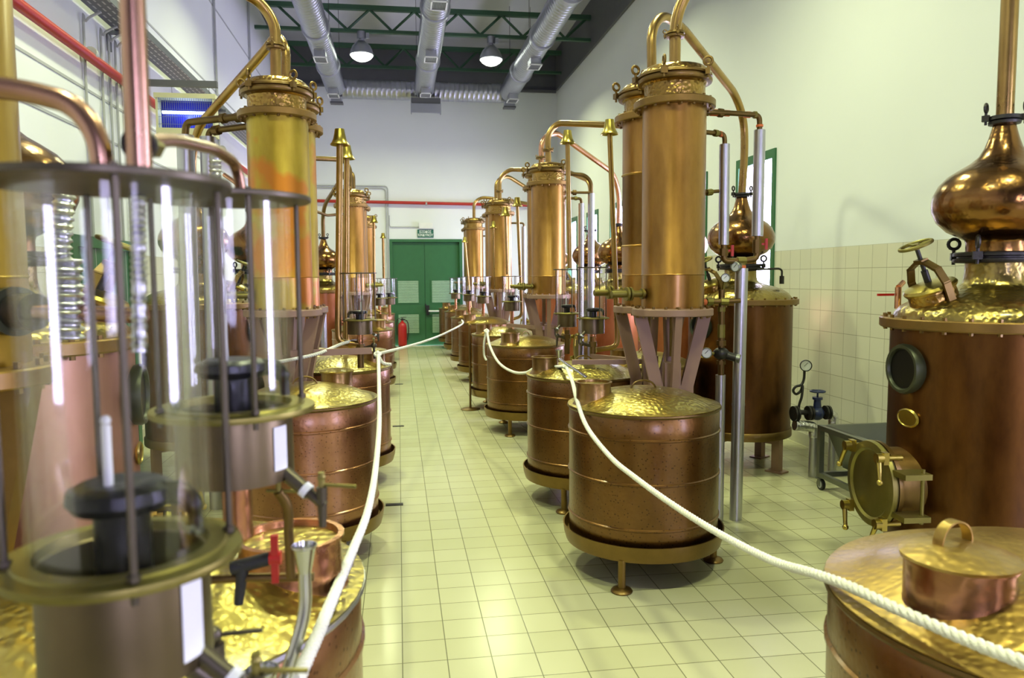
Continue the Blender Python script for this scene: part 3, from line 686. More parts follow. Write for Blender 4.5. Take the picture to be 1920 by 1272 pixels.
# ---- columns
def make_column(loc, label, shell='column', near=True, phase=0.0, bandz=None, group='tall copper columns'):
    t = empty('copper_column', loc, label, 'column', group)
    r = .205
    prof = [(.0001, 1.50), (r, 1.50), (r, 1.72), (r+.004, 1.724), (r, 1.73)]
    if bandz:
        for z in bandz: prof += [(r, z-.008), (r+.008, z), (r, z+.008)]
    prof += [(r, 2.80), (.0001, 2.80)]
    MB().lathe(prof, 48).build('shell', M[shell], t)
    bf = MB().lathe([(.0001, 1.455), (.262, 1.455), (.266, 1.46), (.266, 1.497), (.262, 1.502), (r+.02, 1.502), (r-.02, 1.51), (.0001, 1.51)], 48)
    tf = MB().lathe([(r-.03, 2.795), (.255, 2.795), (.262, 2.80), (.262, 2.838), (.257, 2.843), (r, 2.843), (r-.03, 2.85), (r-.03, 2.795)], 48)
    if not near:
        bolts_in(bf, .238, 1.502, 18, .010, .015, .047); bolts_in(tf, .236, 2.843, 18, .010, .015, .048)
    bfo = bf.build('base_flange', M['paint'], t, 35); tfo = tf.build('top_flange', M['flange'], t, 35)
    if near:
        bolts(bfo, .238, 1.502, 18, M['bronze'], 'bolt', .010, .016, .047, phase); bolts(tfo, .236, 2.843, 18, M['bronze'], 'bolt', .010, .014, .048, phase)
    MB().lathe([(r-.012, 2.84), (r-.010, 2.94), (r+.01, 2.955), (.0001, 2.955)], 48).build('neck_band', M['band'], t)
    cl = MB().lathe([(r, 2.950), (.234, 2.955), (.240, 2.965), (.240, 2.976), (.226, 2.981), (.226, 2.987), (.240, 2.992), (.238, 3.006), (.222, 3.014), (r-.05, 3.014), (r-.05, 2.95), (r, 2.95)], 48).build('clamp_ring', M['bronze'], t)
    for a in (0.35, 1.6, 2.9, 4.1, 5.3):
        eyebolt('wing_bolt', Matrix.Translation((.252*math.cos(a), .252*math.sin(a), 2.99)) @ Matrix.Rotation(a+.5, 4, 'Z') @ Matrix.Scale(1.35, 4), M['bronze'], cl)
    MB().lathe([(.222, 3.010), (.218, 3.022), (.20, 3.045), (.19, 3.052), (.12, 3.068), (.05, 3.074), (.0001, 3.074)], 48).build('dome_cap', M['band'], t)
    # stand: four bent plates and a gusseted post
    for k in range(4):
        a = k*PI/2-.18
        T_ = Matrix.Rotation(a, 4, 'Z')
        mb = MB(); poly = [(.235, 1.455), (.165, 1.455), (.055, 1.0), (.055, .01), (.10, .01), (.10, 1.0)]
        vs = []; w2 = .042; fs = []
        path = [(.212, 1.455), (.100, .98), (.100, .012)]
        pr_ = []
        for (x, z) in path: pr_.append((x, z))
        for (x, z) in pr_:
            for (dx, dy) in ((-w2, -.022), (w2, -.022), (w2, .022), (-w2, .022)): vs.append((x+dx, dy, z))
        for i in range(2):
            for j in range(4): fs.append((i*4+j, i*4+(j+1) % 4, (i+1)*4+(j+1) % 4, (i+1)*4+j))
        fs += [(0, 1, 2, 3), (11, 10, 9, 8)]
        mb.add(vs, fs, T_); lg = mb.build('leg', M['paint'], t, 30)
    mb = MB(); mb.box((0, 0, .575), (.105, .105, 1.13), rz=-.18); mb.build('post', M['paint'], t)
    mb = MB(); mb.box((0, 0, .006), (.30, .30, .012)); mb.build('base_plate', M['paint'], t)
    mb = MB(); mb.cyl((0, 0, 1.455), (0, 0, 1.18), .018, 10); mb.build('drain_pipe', M['pipe_old'], t)
    # flanged side pipe towards the neighbour
    mb = MB(); d = Vector((-1, -.15, 0)).normalized()
    mb.cyl(d*.19+Vector((0, 0, 1.60)), d*.44+Vector((0, 0, 1.60)), .022, 12)
    for q in (.215, .30, .325):
        mb.cyl(d*q+Vector((0, 0, 1.60)), d*(q+.014)+Vector((0, 0, 1.60)), .045 if q > .25 else .036, 16)
    mb.build('side_outlet', M['brass_dull'], t)
    return t
c1 = make_column((1.80, 4.88, 0), 'tall copper column on the right, nearest and biggest, in front of the still head by the window')
c1b = make_column((1.80, 5.33, 0), 'copper column with ridge bands, close behind the nearest right column', bandz=(2.43, 1.93))
cf = make_column((1.80, 9.12, 0), 'copper column in the middle distance on the right, below an arched pipe', near=False)
for (x, y, lb) in ((1.82, 9.54, 'copper column half hidden behind the middle distance right column'), (1.77, 13.35, 'copper column of the third pair on the right, its front one'), (1.77, 13.82, 'copper column of the third pair on the right, its rear one'),
                   (1.74, 17.6, 'front copper column of the last right pair, nearest the green door'), (1.74, 18.06, 'rear copper column of the last right pair, by the back wall')):
    dup(cf, (x, y, 0), lb)
cl1 = make_column((-.80, 5.53, 0), 'tall golden copper column left of the aisle with an orange patch', shell='column_gold', group='tall copper columns')
cl1.scale = (1, 1, 1)
cl2 = make_column((-.80, 5.99, 0), 'golden copper column hugging the back of the orange patched one', shell='column_gold', near=False)
dup(cf, (-.70, 12.1, 0), 'copper column behind the two bell-topped vent pipes, left row', rz=PI)
dup(cf, (-.68, 12.58, 0), 'copper column just right of the one behind the bell-topped vent pipes, left row', rz=PI)
dup(cf, (-.70, 17.0, 0), 'farthest copper column of the left row, near the back wall', rz=PI)
cl0 = make_column((-1.14, 2.08, 0), 'blurred copper column at the left edge, close to the camera', shell='column_gold_plain', near=True)

for ch in cl0.children:
    if ch.name.startswith(('base_flange', 'leg')): ch.data.materials[0] = M['flange']
# ---- pot stills
def make_pot(loc, label, body='pot', ang=PI, near=True, group='pot stills', head='head', hatch=True, r=.45):
    t = empty('pot_still', loc, label, 'still', group)
    MB().lathe([(.0001, .30), (r-.01, .30), (r, .31), (r, 1.475), (.0001, 1.475)], 56).build('body', M[body], t)
    MB().lathe([(r, .30), (r+.010, .30), (r+.012, .31), (r+.012, .36), (r+.004, .37), (r-.01, .37), (r-.01, .30), (r, .30)], 56).build('base_band', M['bronze'], t)
    fl = MB().lathe([(r-.02, 1.462), (r+.045, 1.462), (r+.05, 1.468), (r+.05, 1.505), (r+.045, 1.51), (r-.02, 1.51), (r-.02, 1.462)], 56)
    n = 28
    if not near: bolts_in(fl, r+.025, 1.51, n, .010, .014, .048)
    fo = fl.build('flange', M['flange'], t, 35)
    if near: bolts(fo, r+.025, 1.51, n, M['bronze'], 'bolt', .010, .014, .048)
    MB().lathe([(r-.01, 1.508), (r-.016, 1.53), (r-.04, 1.56), (r-.09, 1.592), (r-.16, 1.617), (.21, 1.640), (.165, 1.655), (.145, 1.675), (.138, 1.72), (.138, 1.78), (.0001, 1.78)], 56).build('dome', M['dome'], t)
    cr = MB().lathe([(.13, 1.765), (.185, 1.768), (.19, 1.775), (.19, 1.786), (.172, 1.790), (.172, 1.796), (.19, 1.80), (.19, 1.812), (.183, 1.818), (.13, 1.818), (.13, 1.765)], 40).build('clamp_ring', M['dark_iron'], t)
    for k in range(4):
        a = ang+.5+k*PI/2
        eyebolt('wing_bolt', Matrix.Translation((.205*math.cos(a), .205*math.sin(a), 1.80)) @ Matrix.Rotation(a+.6, 4, 'Z') @ Matrix.Scale(1.3, 4), M['dark_iron'], cr)
    MB().lathe([(.138, 1.815), (.138, 1.86), (.142, 1.875), (.17, 1.89), (.22, 1.915), (.265, 1.96), (.287, 2.01), (.290, 2.05), (.283, 2.09), (.262, 2.135), (.225, 2.175), (.18, 2.205), (.135, 2.232), (.10, 2.262), (.078, 2.30), (.064, 2.34), (.053, 2.38), (.046, 2.41), (.0001, 2.41)], 56).build('onion_head', M[head], t, 60)
    nc = MB().lathe([(.04, 2.405), (.066, 2.408), (.068, 2.42), (.055, 2.424), (.068, 2.428), (.066, 2.445), (.04, 2.447), (.04, 2.405)], 24).build('neck_clamp', M['dark_iron'], t)
    for a in (ang-.3, ang+PI-.5):
        eyebolt('wing_bolt', Matrix.Translation((.080*math.cos(a), .080*math.sin(a), 2.437)) @ Matrix.Rotation(.6, 4, 'Z'), M['dark_iron'], nc)
    for k in range(4):
        a = PI/4+k*PI/2-.2; x, y = (r-.06)*math.cos(a), (r-.06)*math.sin(a)
        mb = MB(); mb.box((x, y, .16), (.07, .07, .30), rz=a); lg = mb.build('leg', M['paint'], t)
        mb = MB(); mb.box((x, y, .006), (.16, .12, .012), rz=a); mb.build('foot', M['paint'], lg)
    mb = MB(); mb.box((0, 0, .27), ((r-.06)*1.9, .05, .05), rz=PI/4-.2); mb.box((0, 0, .268), ((r-.06)*1.9, .05, .05), rz=-PI/4-.2); mb.build('cross_frame', M['paint'], t)
    # manhole on the dome, leaning outwards
    q = .31; T_ = Matrix.Translation((q*math.cos(ang), q*math.sin(ang), 1.585)) @ Matrix.Rotation(ang, 4, 'Z') @ Matrix.Rotation(.38, 4, 'Y')
    mh = MB(); mh.lathe([(.108, -.05), (.104, .055), (.110, .058), (.110, .066), (.0001, .066)], 32, T_); mo = mh.build('manhole', M['band'], t)
    MB().lathe([(.116, .066), (.118, .074), (.110, .086), (.07, .097), (.0001, .103)], 32, T_).build('manhole_cover', M['brass'], mo)
    yk = MB()
    for s in (-1, 1):
        pts = [(0, s*.128, .02), (0, s*.128, .10), (0, s*.10, .165), (0, s*.02, .205)]
        for i in range(3):
            a_, b_ = Vector(pts[i]), Vector(pts[i+1]); dd = (b_-a_); L_ = dd.length
            yk.box((0, 0, L_/2), (.034, .014, L_+.012), T_ @ along(dd, a_))
    yk.box((0, 0, .205), (.036, .06, .02), T_)
    yk.build('yoke', M['pipe_old'], mo)
    sp_ = MB(); sp_.cyl((0, 0, .09), (0, 0, .275), .010, 10, M=T_); sp_.cyl((0, 0, .10), (0, 0, .16), .016, 10, M=T_); sp_.build('screw', M['dark_iron'], mo)
    hw = MB(); hw.ring(.070, .0085, T_ @ Matrix.Translation((0, 0, .285)), 28, 8)
    for k in range(3):
        a = 2*PI*k/3+.4; hw.tube([(0, 0, .275), (.035*math.cos(a), .035*math.sin(a), .285), (.068*math.cos(a), .068*math.sin(a), .285)], .007, 6, T_)
    hw.cyl((0, 0, .265), (0, 0, .292), .016, 10, M=T_); hw.build('handwheel', M['brass_dull'], mo)
    # round sight port
    a = ang+.05
    T_ = Matrix.Rotation(a, 4, 'Z') @ Matrix.Translation((r-.03, 0, 1.275)) @ Matrix.Rotation(PI/2, 4, 'Y') @ Matrix.Diagonal((1.14, 1.14, 1, 1))
    p_ = MB(); p_.lathe([(.080, 0), (.098, .01), (.104, .05), (.098, .066), (.086, .066), (.080, .05), (.080, 0)], 36, T_); pp = p_.build('sight_port', M['port_ring'], t)
    MB().lathe([(.0001, .048), (.080, .048), (.080, .053), (.0001, .053)], 32, T_).build('sight_glass', M['void'], pp)
    a = ang+.09
    T_ = Matrix.Rotation(a, 4, 'Z') @ Matrix.Translation((r-.006, 0, 1.045)) @ Matrix.Rotation(PI/2, 4, 'Y') @ Matrix.Diagonal((.92, 1.55, 1, 1))
    MB().lathe([(.0001, .002), (.045, .002), (.048, .010), (.041, .016), (.038, .012), (.0001, .012)], 32, T_).build('name_plate', M['brass'], t)
    if hatch:
        a = ang-.02
        T_ = Matrix.Rotation(a, 4, 'Z') @ Matrix.Translation((r-.09, 0, .725)) @ Matrix.Rotation(PI/2, 4, 'Y') @ Matrix.Scale(1.13, 4)
        hn = MB(); hn.lathe([(.150, 0), (.150, .16), (.178, .165), (.180, .185), (.0001, .185)], 44, T_); hn_ = hn.build('discharge_neck', M['bronze'], t)
        hc = MB(); hc.lathe([(.178, .188), (.182, .196), (.178, .212), (.150, .216), (.140, .207), (.10, .214), (.0001, .222)], 44, T_); hco = hc.build('discharge_door', M['brass_dull'], hn_)
        for k, aa in enumerate((.75, 2.4, 3.9, 5.5)):
            b_ = MB(); cx_, cy_ = .185*math.cos(aa), .185*math.sin(aa)
            b_.cyl((cx_, cy_, .15), (cx_, cy_, .25), .011, 10, M=T_); b_.box((cx_, cy_, .222), (.05, .032, .022), T_ @ Matrix.Identity(4)); b_.cyl((cx_, cy_, .232), (cx_, cy_, .258), .021, 12, M=T_)
            tx = Vector((.10, .035*(1 if k % 2 else -1), .012))
            b_.cyl((cx_, cy_, .247), (cx_+tx.x*.9, cy_+tx.y, .247+tx.z), .011, 10, r2_=.008, M=T_); b_.ball((cx_+tx.x*.9, cy_+tx.y, .247+tx.z), .013, 10, M=T_)
            b_.build('clamp_handle', M['brass'], hco)
        b_ = MB(); sgn = 1
        for zz in (-.085, .085):
            b_.box((zz, .20, .15), (.022, .09, .11), T_)
        b_.cyl((-.11, .215, .115), (.11, .215, .115), .008, 10, M=T_); b_.build('hinge', M['brass_dull'], hn_)
    return t
pR = make_pot((2.80, 3.25, 0), 'large dark copper pot still at the right edge, with round discharge door and handwheel manhole', ang=PI-.05)
pR2 = make_pot((3.03, 6.5, 0), 'dark copper pot still by the right wall, behind the tall silver pipe', ang=PI+.3, group='pot stills', hatch=False)
pf = make_pot((3.03, 7.98, 0), 'pot still by the window, its orange head peeping past the nearest right column', near=False, body='pot_orange')
dup(pf, (3.03, 10.35, 0), 'orange pot still under the sloping bright pipe, right row')
dup(pf, (3.0, 11.8, 0), 'pot still behind the one under the sloping bright pipe, right row')
dup(pf, (3.0, 14.6, 0), 'far pot still on the right, its head beside the third pair of columns')
pL = make_pot((-1.45, 3.02, 0), 'rosy copper pot still at the left behind the near glass lantern', body='pot_rosy', ang=0.1, near=False, hatch=True)
pL2 = make_pot((-1.74, 7.0, 0), 'brown copper pot still by the left wall, seen through the glass lanterns', ang=0.0, near=False, hatch=False)
dup(pf, (-1.30, 14.0, 0), 'far left pot still, its small pear-shaped head between column and vent pipes', rz=PI)
dup(pf, (-1.5, 8.45, 0), 'pot still behind the left golden columns', rz=PI)

# ---- copper pipes of the stills
def pipe(label, pts, r=.04, rad=.12, mt='pipe', clamps=(), name='copper_pipe', cat='pipe', group=None, seg=14):
    t = empty(name, pts[0], label, cat, group)
    o = Vector(pts[0]); P = [Vector(p)-o for p in pts]
    Q = fillet(P, rad); MB().tube(Q, r, seg).build('tube', M[mt], t)
    for c in clamps:
        c = Vector(c)-o
        MB().lathe([(r, -.02), (r+.022, -.018), (r+.024, -.004), (r+.012, 0), (r+.024, .004), (r+.022, .018), (r, .02), (r, -.02)], 20, c=c).build('clamp', M['bronze'], t)
        mm_ = [k for k in t.children if k.name.startswith('clamp')][-1]
        for a in (.5, 2.6, 4.6):
            eyebolt('wing_bolt', Matrix.Translation(c+Vector(((r+.03)*math.cos(a), (r+.03)*math.sin(a), .0))) @ Matrix.Rotation(a, 4, 'Z') @ Matrix.Scale(.6, 4), M['bronze'], mm_)
    return t
pipe('thick copper pipe rising from the nearest right column and leaving the picture at the top', [(1.80, 4.88, 3.06), (1.80, 4.88, 3.42), (1.95, 4.80, 3.66), (2.80, 3.3, 3.6), (2.80, 3.25, 3.3), (2.80, 3.25, 2.44)], .037, .16, clamps=[(1.80, 4.88, 3.27)])
pipe('copper pipe sloping down from the rear right column to the still by the wall', [(1.80, 5.33, 3.06), (1.79, 5.33, 3.44), (1.90, 5.42, 3.58), (2.10, 5.58, 3.56), (2.90, 6.38, 3.27), (3.04, 6.5, 3.08), (3.05, 6.5, 2.8), (3.03, 6.5, 2.44)], .034, .14, 'pipe', clamps=[(1.80, 5.33, 3.13)])
pipe('copper pipe arching from the middle right column across to the right', [(1.80, 9.12, 3.06), (1.79, 9.12, 3.40), (1.90, 9.1, 3.54), (2.45, 8.6, 3.43), (3.0, 8.0, 3.3), (3.03, 7.98, 3.0), (3.03, 7.98, 2.44)], .036, .16, clamps=[(1.80, 9.12, 3.22)])
pipe('bright pinkish pipe sloping from the middle right columns down to the wall side', [(1.80, 9.58, 3.06), (1.80, 9.58, 3.42), (1.98, 9.66, 3.55), (2.94, 10.28, 3.12), (3.04, 10.35, 2.82), (3.03, 10.35, 2.44)], .034, .14, 'pipe_red', clamps=[(1.80, 9.58, 3.2)])
pipe('arched pipe on the third right pair of columns', [(1.77, 13.35, 3.06), (1.77, 13.35, 3.42), (1.92, 13.3, 3.57), (2.7, 12.4, 3.45), (3.0, 11.8, 3.2), (3.0, 11.8, 2.44)], .036, .16, clamps=[(1.77, 13.35, 3.2)])
pipe('thin sloping pipe behind the third right pair of columns', [(1.77, 13.82, 3.06), (1.77, 13.82, 3.44), (1.98, 13.9, 3.55), (2.9, 14.4, 3.1), (3.0, 14.6, 2.8), (3.0, 14.6, 2.44)], .034, .14, clamps=[])
pipe('small arched pipe on the farthest right columns', [(1.74, 17.6, 3.06), (1.74, 17.6, 3.42), (1.92, 17.6, 3.54), (2.5, 17.4, 3.46), (3.0, 16.8, 3.3), (3.0, 16.8, 2.2)], .036, .16)
pipe('copper pipe bending left out of the golden column and leaving the picture at the top', [(-.80, 5.53, 3.06), (-.795, 5.53, 3.44), (-.88, 5.50, 3.57), (-1.10, 5.3, 3.63), (-1.46, 3.2, 3.55), (-1.45, 3.02, 3.2), (-1.45, 3.02, 2.44)], .037, .16, clamps=[(-.80, 5.53, 3.29)])
pipe('brass coloured pipe arching from the rear golden column down to the left still', [(-.80, 5.99, 3.06), (-.79, 5.99, 3.42), (-.86, 6.06, 3.53), (-.98, 6.2, 3.44), (-1.64, 6.88, 3.0), (-1.73, 7.0, 2.78), (-1.74, 7.0, 2.44)], .034, .14, 'pipe', clamps=[(-.80, 5.99, 3.16)])
pipe('thin pipe arching left from the column behind the bell-topped pipes', [(-.70, 12.1, 3.06), (-.70, 12.1, 3.4), (-.8, 12.1, 3.52), (-1.3, 11.6, 3.46)], .036, .14, 'pipe_old')
pipe('thin pipe sloping down left behind the bell-topped pipes', [(-.68, 12.58, 3.06), (-.68, 12.58, 3.38), (-.80, 12.7, 3.42), (-1.24, 13.8, 3.0), (-1.30, 14.0, 2.8), (-1.30, 14.0, 2.44)], .034, .14, 'pipe_old')
# very near pipes at the left
pipe('thick copper pipe standing close to the camera, rising out of the picture', [(-.282, .915, 1.822), (-.282, .915, 2.2), (-.280, .915, 2.9)], .0135, .05, 'pipe_rosy', name='copper_pipe')
pipe('blurred copper pipe arching down from the left edge into the near lantern', [(-.70, .96, 1.935), (-.42, .95, 1.93), (-.355, .94, 1.912), (-.330, .935, 1.875), (-.327, .935, 1.822)], .0125, .05, 'pipe_rosy')
pp_ = pipe('thin copper pipe with hexagonal union crossing to the second glass lantern', [(-.2855, .915, 1.866), (-.276, 1.03, 1.890), (-.264, 1.20, 1.906), (-.248, 1.27, 1.895), (-.244, 1.28, 1.850)], .0085, .03, 'pipe_rosy')
mb = MB(); mb.cyl((.001, .006, 0), (.001, .016, .001), .019, 16); mb.build('union_flange', M['dark_iron'], pp_); mb = MB(); mb.cyl((.001, .018, .001), (.001, .060, .006), .0145, 6); mb.build('union_nut', M['brass_dull'], pp_)
pipe('bright pipe line slanting behind the left golden column', [(-1.45, 6.9, 2.6), (-1.0, 6.5, 2.28)], .018, .05, 'pipe_red')

# ---- side pipework and silver insulated pipes
def jacket(label, a, b, r, group='silver insulated pipes'):
    t = empty('insulated_pipe', a, label, 'pipe', group); b = Vector(b)-Vector(a); L_ = b.length
    MB().lathe([(.0001, 0), (r, 0), (r, L_*.46), (r+.0015, L_*.46), (r+.0015, L_*.47), (r, L_*.47), (r, L_), (r*.55, L_+.001), (.0001, L_+.001)], 28, along(b)).build('jacket', M['alu'], t)
    mb = MB(); mb.box((0, -r, L_/2), (.012, .004, L_*.98), along(b)); mb.build('seam', M['alu'], t); return t
Y0 = 4.99
jacket('tall silver pipe standing on the floor right of the nearest right column', (2.322, Y0, 0), (2.334, Y0, 1.765), .043)
jacket('silver jacket of the outer upper pipe beside the still head', (2.444, Y0, 1.985), (2.447, Y0, 2.70), .038)
jacket('shorter silver jacket of the inner upper pipe beside the still head', (2.202, Y0, 1.925), (2.198, Y0, 2.60), .034)
jacket('silver pipe half hidden behind the nearest right vat', (2.198, Y0+.01, 0), (2.198, Y0+.01, 1.03), .034)
def plumbing(label, pts, r, rad, fits=(), seals=(), mt='pipe_old', group=None):
    t = empty('pipework', pts[0], label, 'pipe', group); o = Vector(pts[0]); P = [Vector(p)-o for p in pts]
    MB().tube(fillet(P, rad), r, 12).build('tube', M[mt], t)
    for (a, b, rr) in fits:
        mb = MB(); mb.tube([Vector(a)-o, Vector(b)-o], rr, 8); mb.build('fitting', M['brass_dull'] if rr < .03 else M['pipe_old'], t)
    for (a, b, rr) in seals:
        mb = MB(); mb.tube([Vector(a)-o, Vector(b)-o], rr, 12); mb.build('sealant', M['orange'], t)
    return t
plumbing('brown pipe with orange sealed joints from column top to the outer silver jacket', [(1.98, 4.92, 2.80), (2.444, Y0, 2.80), (2.446, Y0, 2.69)], .018, .045,
    fits=[((2.04, Y0-.045, 2.80), (2.06, Y0-.045, 2.80), .026), ((2.135, Y0-.035, 2.80), (2.165, Y0-.03, 2.80), .030), ((2.40, Y0, 2.80), (2.42, Y0, 2.80), .025)],
    seals=[((2.075, Y0-.04, 2.80), (2.125, Y0-.035, 2.80), .0235), ((2.18, Y0-.03, 2.80), (2.215, Y0-.025, 2.80), .0215), ((2.335, Y0, 2.80), (2.375, Y0, 2.80), .022), ((2.4455, Y0, 2.72), (2.4455, Y0, 2.735), .024)])
plumbing('brown pipe with elbow from column to the inner silver jacket', [(1.98, 4.92, 2.668), (2.196, Y0, 2.668), (2.198, Y0, 2.59)], .016, .04, fits=[((2.11, Y0-.03, 2.668), (2.135, Y0-.02, 2.668), .024)], seals=[((2.155, Y0-.01, 2.668), (2.175, Y0, 2.664), .020)])
plumbing('small brown stub pipe halfway up the nearest right column', [(1.97, 4.90, 2.265), (2.15, Y0-.02, 2.285)], .012, .02, fits=[((2.05, Y0-.06, 2.27), (2.09, Y0-.05, 2.275), .022)])
t = plumbing('dark pipe manifold joining the two silver jackets to the tall silver pipe', [(2.202, Y0, 1.93), (2.205, Y0, 1.815), (2.33, Y0, 1.815), (2.442, Y0, 1.83), (2.444, Y0, 1.99)], .021, .03,
    fits=[((2.203, Y0, 1.90), (2.203, Y0, 1.85), .031), ((2.443, Y0, 1.96), (2.443, Y0, 1.87), .031), ((2.30, Y0, 1.815), (2.36, Y0, 1.815), .029), ((2.332, Y0, 1.80), (2.333, Y0, 1.76), .028)], seals=[((2.333, Y0, 1.785), (2.333, Y0, 1.765), .030)])
for x, z in ((2.255, 1.885), (2.50, 1.93)):
    mb = MB(); o = t.location; mb.box((x-o.x, Y0-.02-o.y, z-o.z), (.018, .012, .075)); mb.box((x-.015-o.x, Y0-.01-o.y, z-o.z), (.03, .012, .014)); mb.build('lever', M['red_pipe'], t)
plumbing('red brown riser pipe with regulator behind the nearest right vat', [(2.192, Y0, 1.62), (2.195, Y0, 1.30), (2.197, Y0, 1.03)], .021, .03, fits=[((2.193, Y0, 1.5), (2.193, Y0, 1.47), .028), ((2.194, Y0, 1.38), (2.194, Y0, 1.29), .027), ((2.195, Y0, 1.27), (2.195, Y0, 1.235), .034), ((2.196, Y0, 1.13), (2.196, Y0, 1.105), .033)])
rg = empty('pressure_regulator', (2.195, Y0, 1.18), 'black pressure regulator valve on the riser pipe behind the nearest right vat', 'valve')
mb = MB(); mb.ball((0, 0, 0), .055, 16, sz=.8); mb.cyl((0, 0, 0), (.09, -.06, -.03), .028, 14); mb.build('body', M['dark_iron'], rg)
mb = MB(); mb.cyl((.085, -.057, -.028), (.105, -.07, -.033), .03, 12); mb.build('cap', M['steel_dull'], rg)
def gauge(loc, label, R=.04, d=(-.3, -1, 0), stem=None, loop=False, gname='pressure_gauge'):
    g = empty(gname, loc, label, 'gauge'); T_ = along(Vector(d))
    MB().lathe([(.0001, -.02), (R, -.02), (R*1.05, 0), (R*1.05, .012), (R*.92, .016), (R*.90, .008), (.0001, .008)], 28, T_).build('case', M['dark_iron'] if loop else M['steel_dull'], g)
    MB().lathe([(.0001, .0085), (R*.88, .0085), (R*.88, .0095), (.0001, .0095)], 28, T_).build('dial', M['dial'], g)
    mb = MB(); mb.box((R*.15, R*.15, .0115), (R*.9, R*.07, .001), T_ @ Matrix.Rotation(.8, 4, 'Z') @ Matrix.Identity(4)); mb.build('needle', M['black'], g)
    if stem:
        mb = MB(); mb.tube(catmull([Vector(p)-Vector(loc) for p in stem], 6), .010 if not loop else .012, 8); mb.build('stem', M['dark_iron'] if loop else M['brass_dull'], g)
    return g
gauge((2.085, Y0-.01, 1.186), 'small round gauge left of the black regulator, behind the nearest right vat', .036, (-.35, -1, .05), [(2.10, Y0, 1.186), (2.15, Y0, 1.18)])
gauge((2.205, Y0-.03, 1.70), 'small gauge just under the manifold of the silver pipes', .030, (-.4, -1, 0), [(2.205, Y0-.02, 1.70), (2.205, Y0, 1.62), (2.20, Y0, 1.58)])
gauge((2.285, Y0-.02, 1.775), 'oval looking gauge hanging left of the tall silver pipe top', .034, (-.9, -.6, 0), [(2.29, Y0, 1.775), (2.31, Y0, 1.80)])
plumbing('cross pipe with levers at the foot of the nearest right column', [(2.0, 4.93, 1.535), (2.10, Y0-.03, 1.54), (2.30, Y0-.06, 1.545)], .016, .03, fits=[((2.07, Y0-.04, 1.54), (2.11, Y0-.04, 1.54), .027), ((2.17, Y0-.04, 1.54), (2.22, Y0-.05, 1.54), .025)], seals=[((2.035, Y0-.05, 1.537), (2.06, Y0-.045, 1.538), .022)])
# middle right pipework
Y1 = 9.14
jacket('outer silver pipe beside the middle distance right column', (2.33, Y1, 0), (2.33, Y1, 2.72), .040)
jacket('inner silver pipe beside the middle distance right column', (2.206, Y1, 0), (2.208, Y1, 2.60), .034)
plumbing('pipe bending over from the middle right column to its outer silver pipe', [(1.98, Y1, 2.955), (2.25, Y1, 2.94), (2.33, Y1, 2.86), (2.33, Y1, 2.70)], .024, .09)
plumbing('pipe with steel coupling at the top of the middle right column', [(1.98, Y1-.02, 2.726), (2.32, Y1-.02, 2.727)], .016, .03, fits=[((2.02, Y1-.02, 2.726), (2.07, Y1-.02, 2.726), .032), ((2.10, Y1-.02, 2.726), (2.14, Y1-.02, 2.726), .032)])
plumbing('pipe with elbow below the coupling of the middle right column', [(1.98, Y1-.02, 2.66), (2.20, Y1-.02, 2.655), (2.208, Y1-.01, 2.59)], .017, .04, fits=[((2.12, Y1-.02, 2.657), (2.15, Y1-.02, 2.657), .024)])
for (x, y, nm) in ((2.30, 13.4, 'third'), (2.28, 17.6, 'last')):
    jacket('silver pipe beside the %s pair of right columns' % nm, (x-.1, y, 0), (x-.1, y, 2.60), .035)
    plumbing('pipe stub from the %s pair of right columns to its silver pipe' % nm, [(x-.35, y, 2.66), (x-.1, y, 2.66), (x-.1, y, 2.58)], .017, .04)
# left pipework
Y2 = 5.9
jacket('outer silver pipe left of the golden columns', (-1.53, Y2, 0), (-1.50, Y2, 2.75), .060)
jacket('inner silver pipe left of the golden columns', (-1.375, Y2, 0), (-1.345, Y2, 2.74), .055)
plumbing('brown pipe with couplings from the golden column to the outer left silver pipe', [(-.98, 5.6, 2.842), (-1.49, Y2, 2.84), (-1.50, Y2, 2.74)], .026, .05, fits=[((-1.05, 5.66, 2.842), (-1.10, 5.69, 2.842), .036), ((-1.18, 5.72, 2.842), (-1.21, 5.74, 2.842), .036)])
plumbing('shorter brown pipe from the golden column to the inner left silver pipe', [(-.98, 5.62, 2.775), (-1.33, Y2, 2.785), (-1.345, Y2, 2.72)], .023, .05, fits=[((-1.25, 5.83, 2.78), (-1.29, 5.86, 2.78), .036)])
for (x, y, lb) in ((-1.16, 11.0, 'thin grey pipe between the golden and the far left columns'), ):
    MB_ = MB(); MB_.cyl((x, y, 0), (x, y, 2.75), .035, 12); tag(MB_.build('insulated_pipe', M['alu']), lb, 'pipe')
plumbing('branching brown pipe left of the bell-topped pipes', [(-.76, 11.9, 2.68), (-1.0, 11.4, 2.62), (-1.16, 11.0, 2.66)], .02, .05)
jacket('silver pipe low between the left golden columns and the vent pipes', (-.92, 8.3, 0), (-.92, 8.3, 1.10), .055)
jacket('silver pipe behind the low left one', (-.86, 8.75, 0), (-.86, 8.75, 1.38), .06)

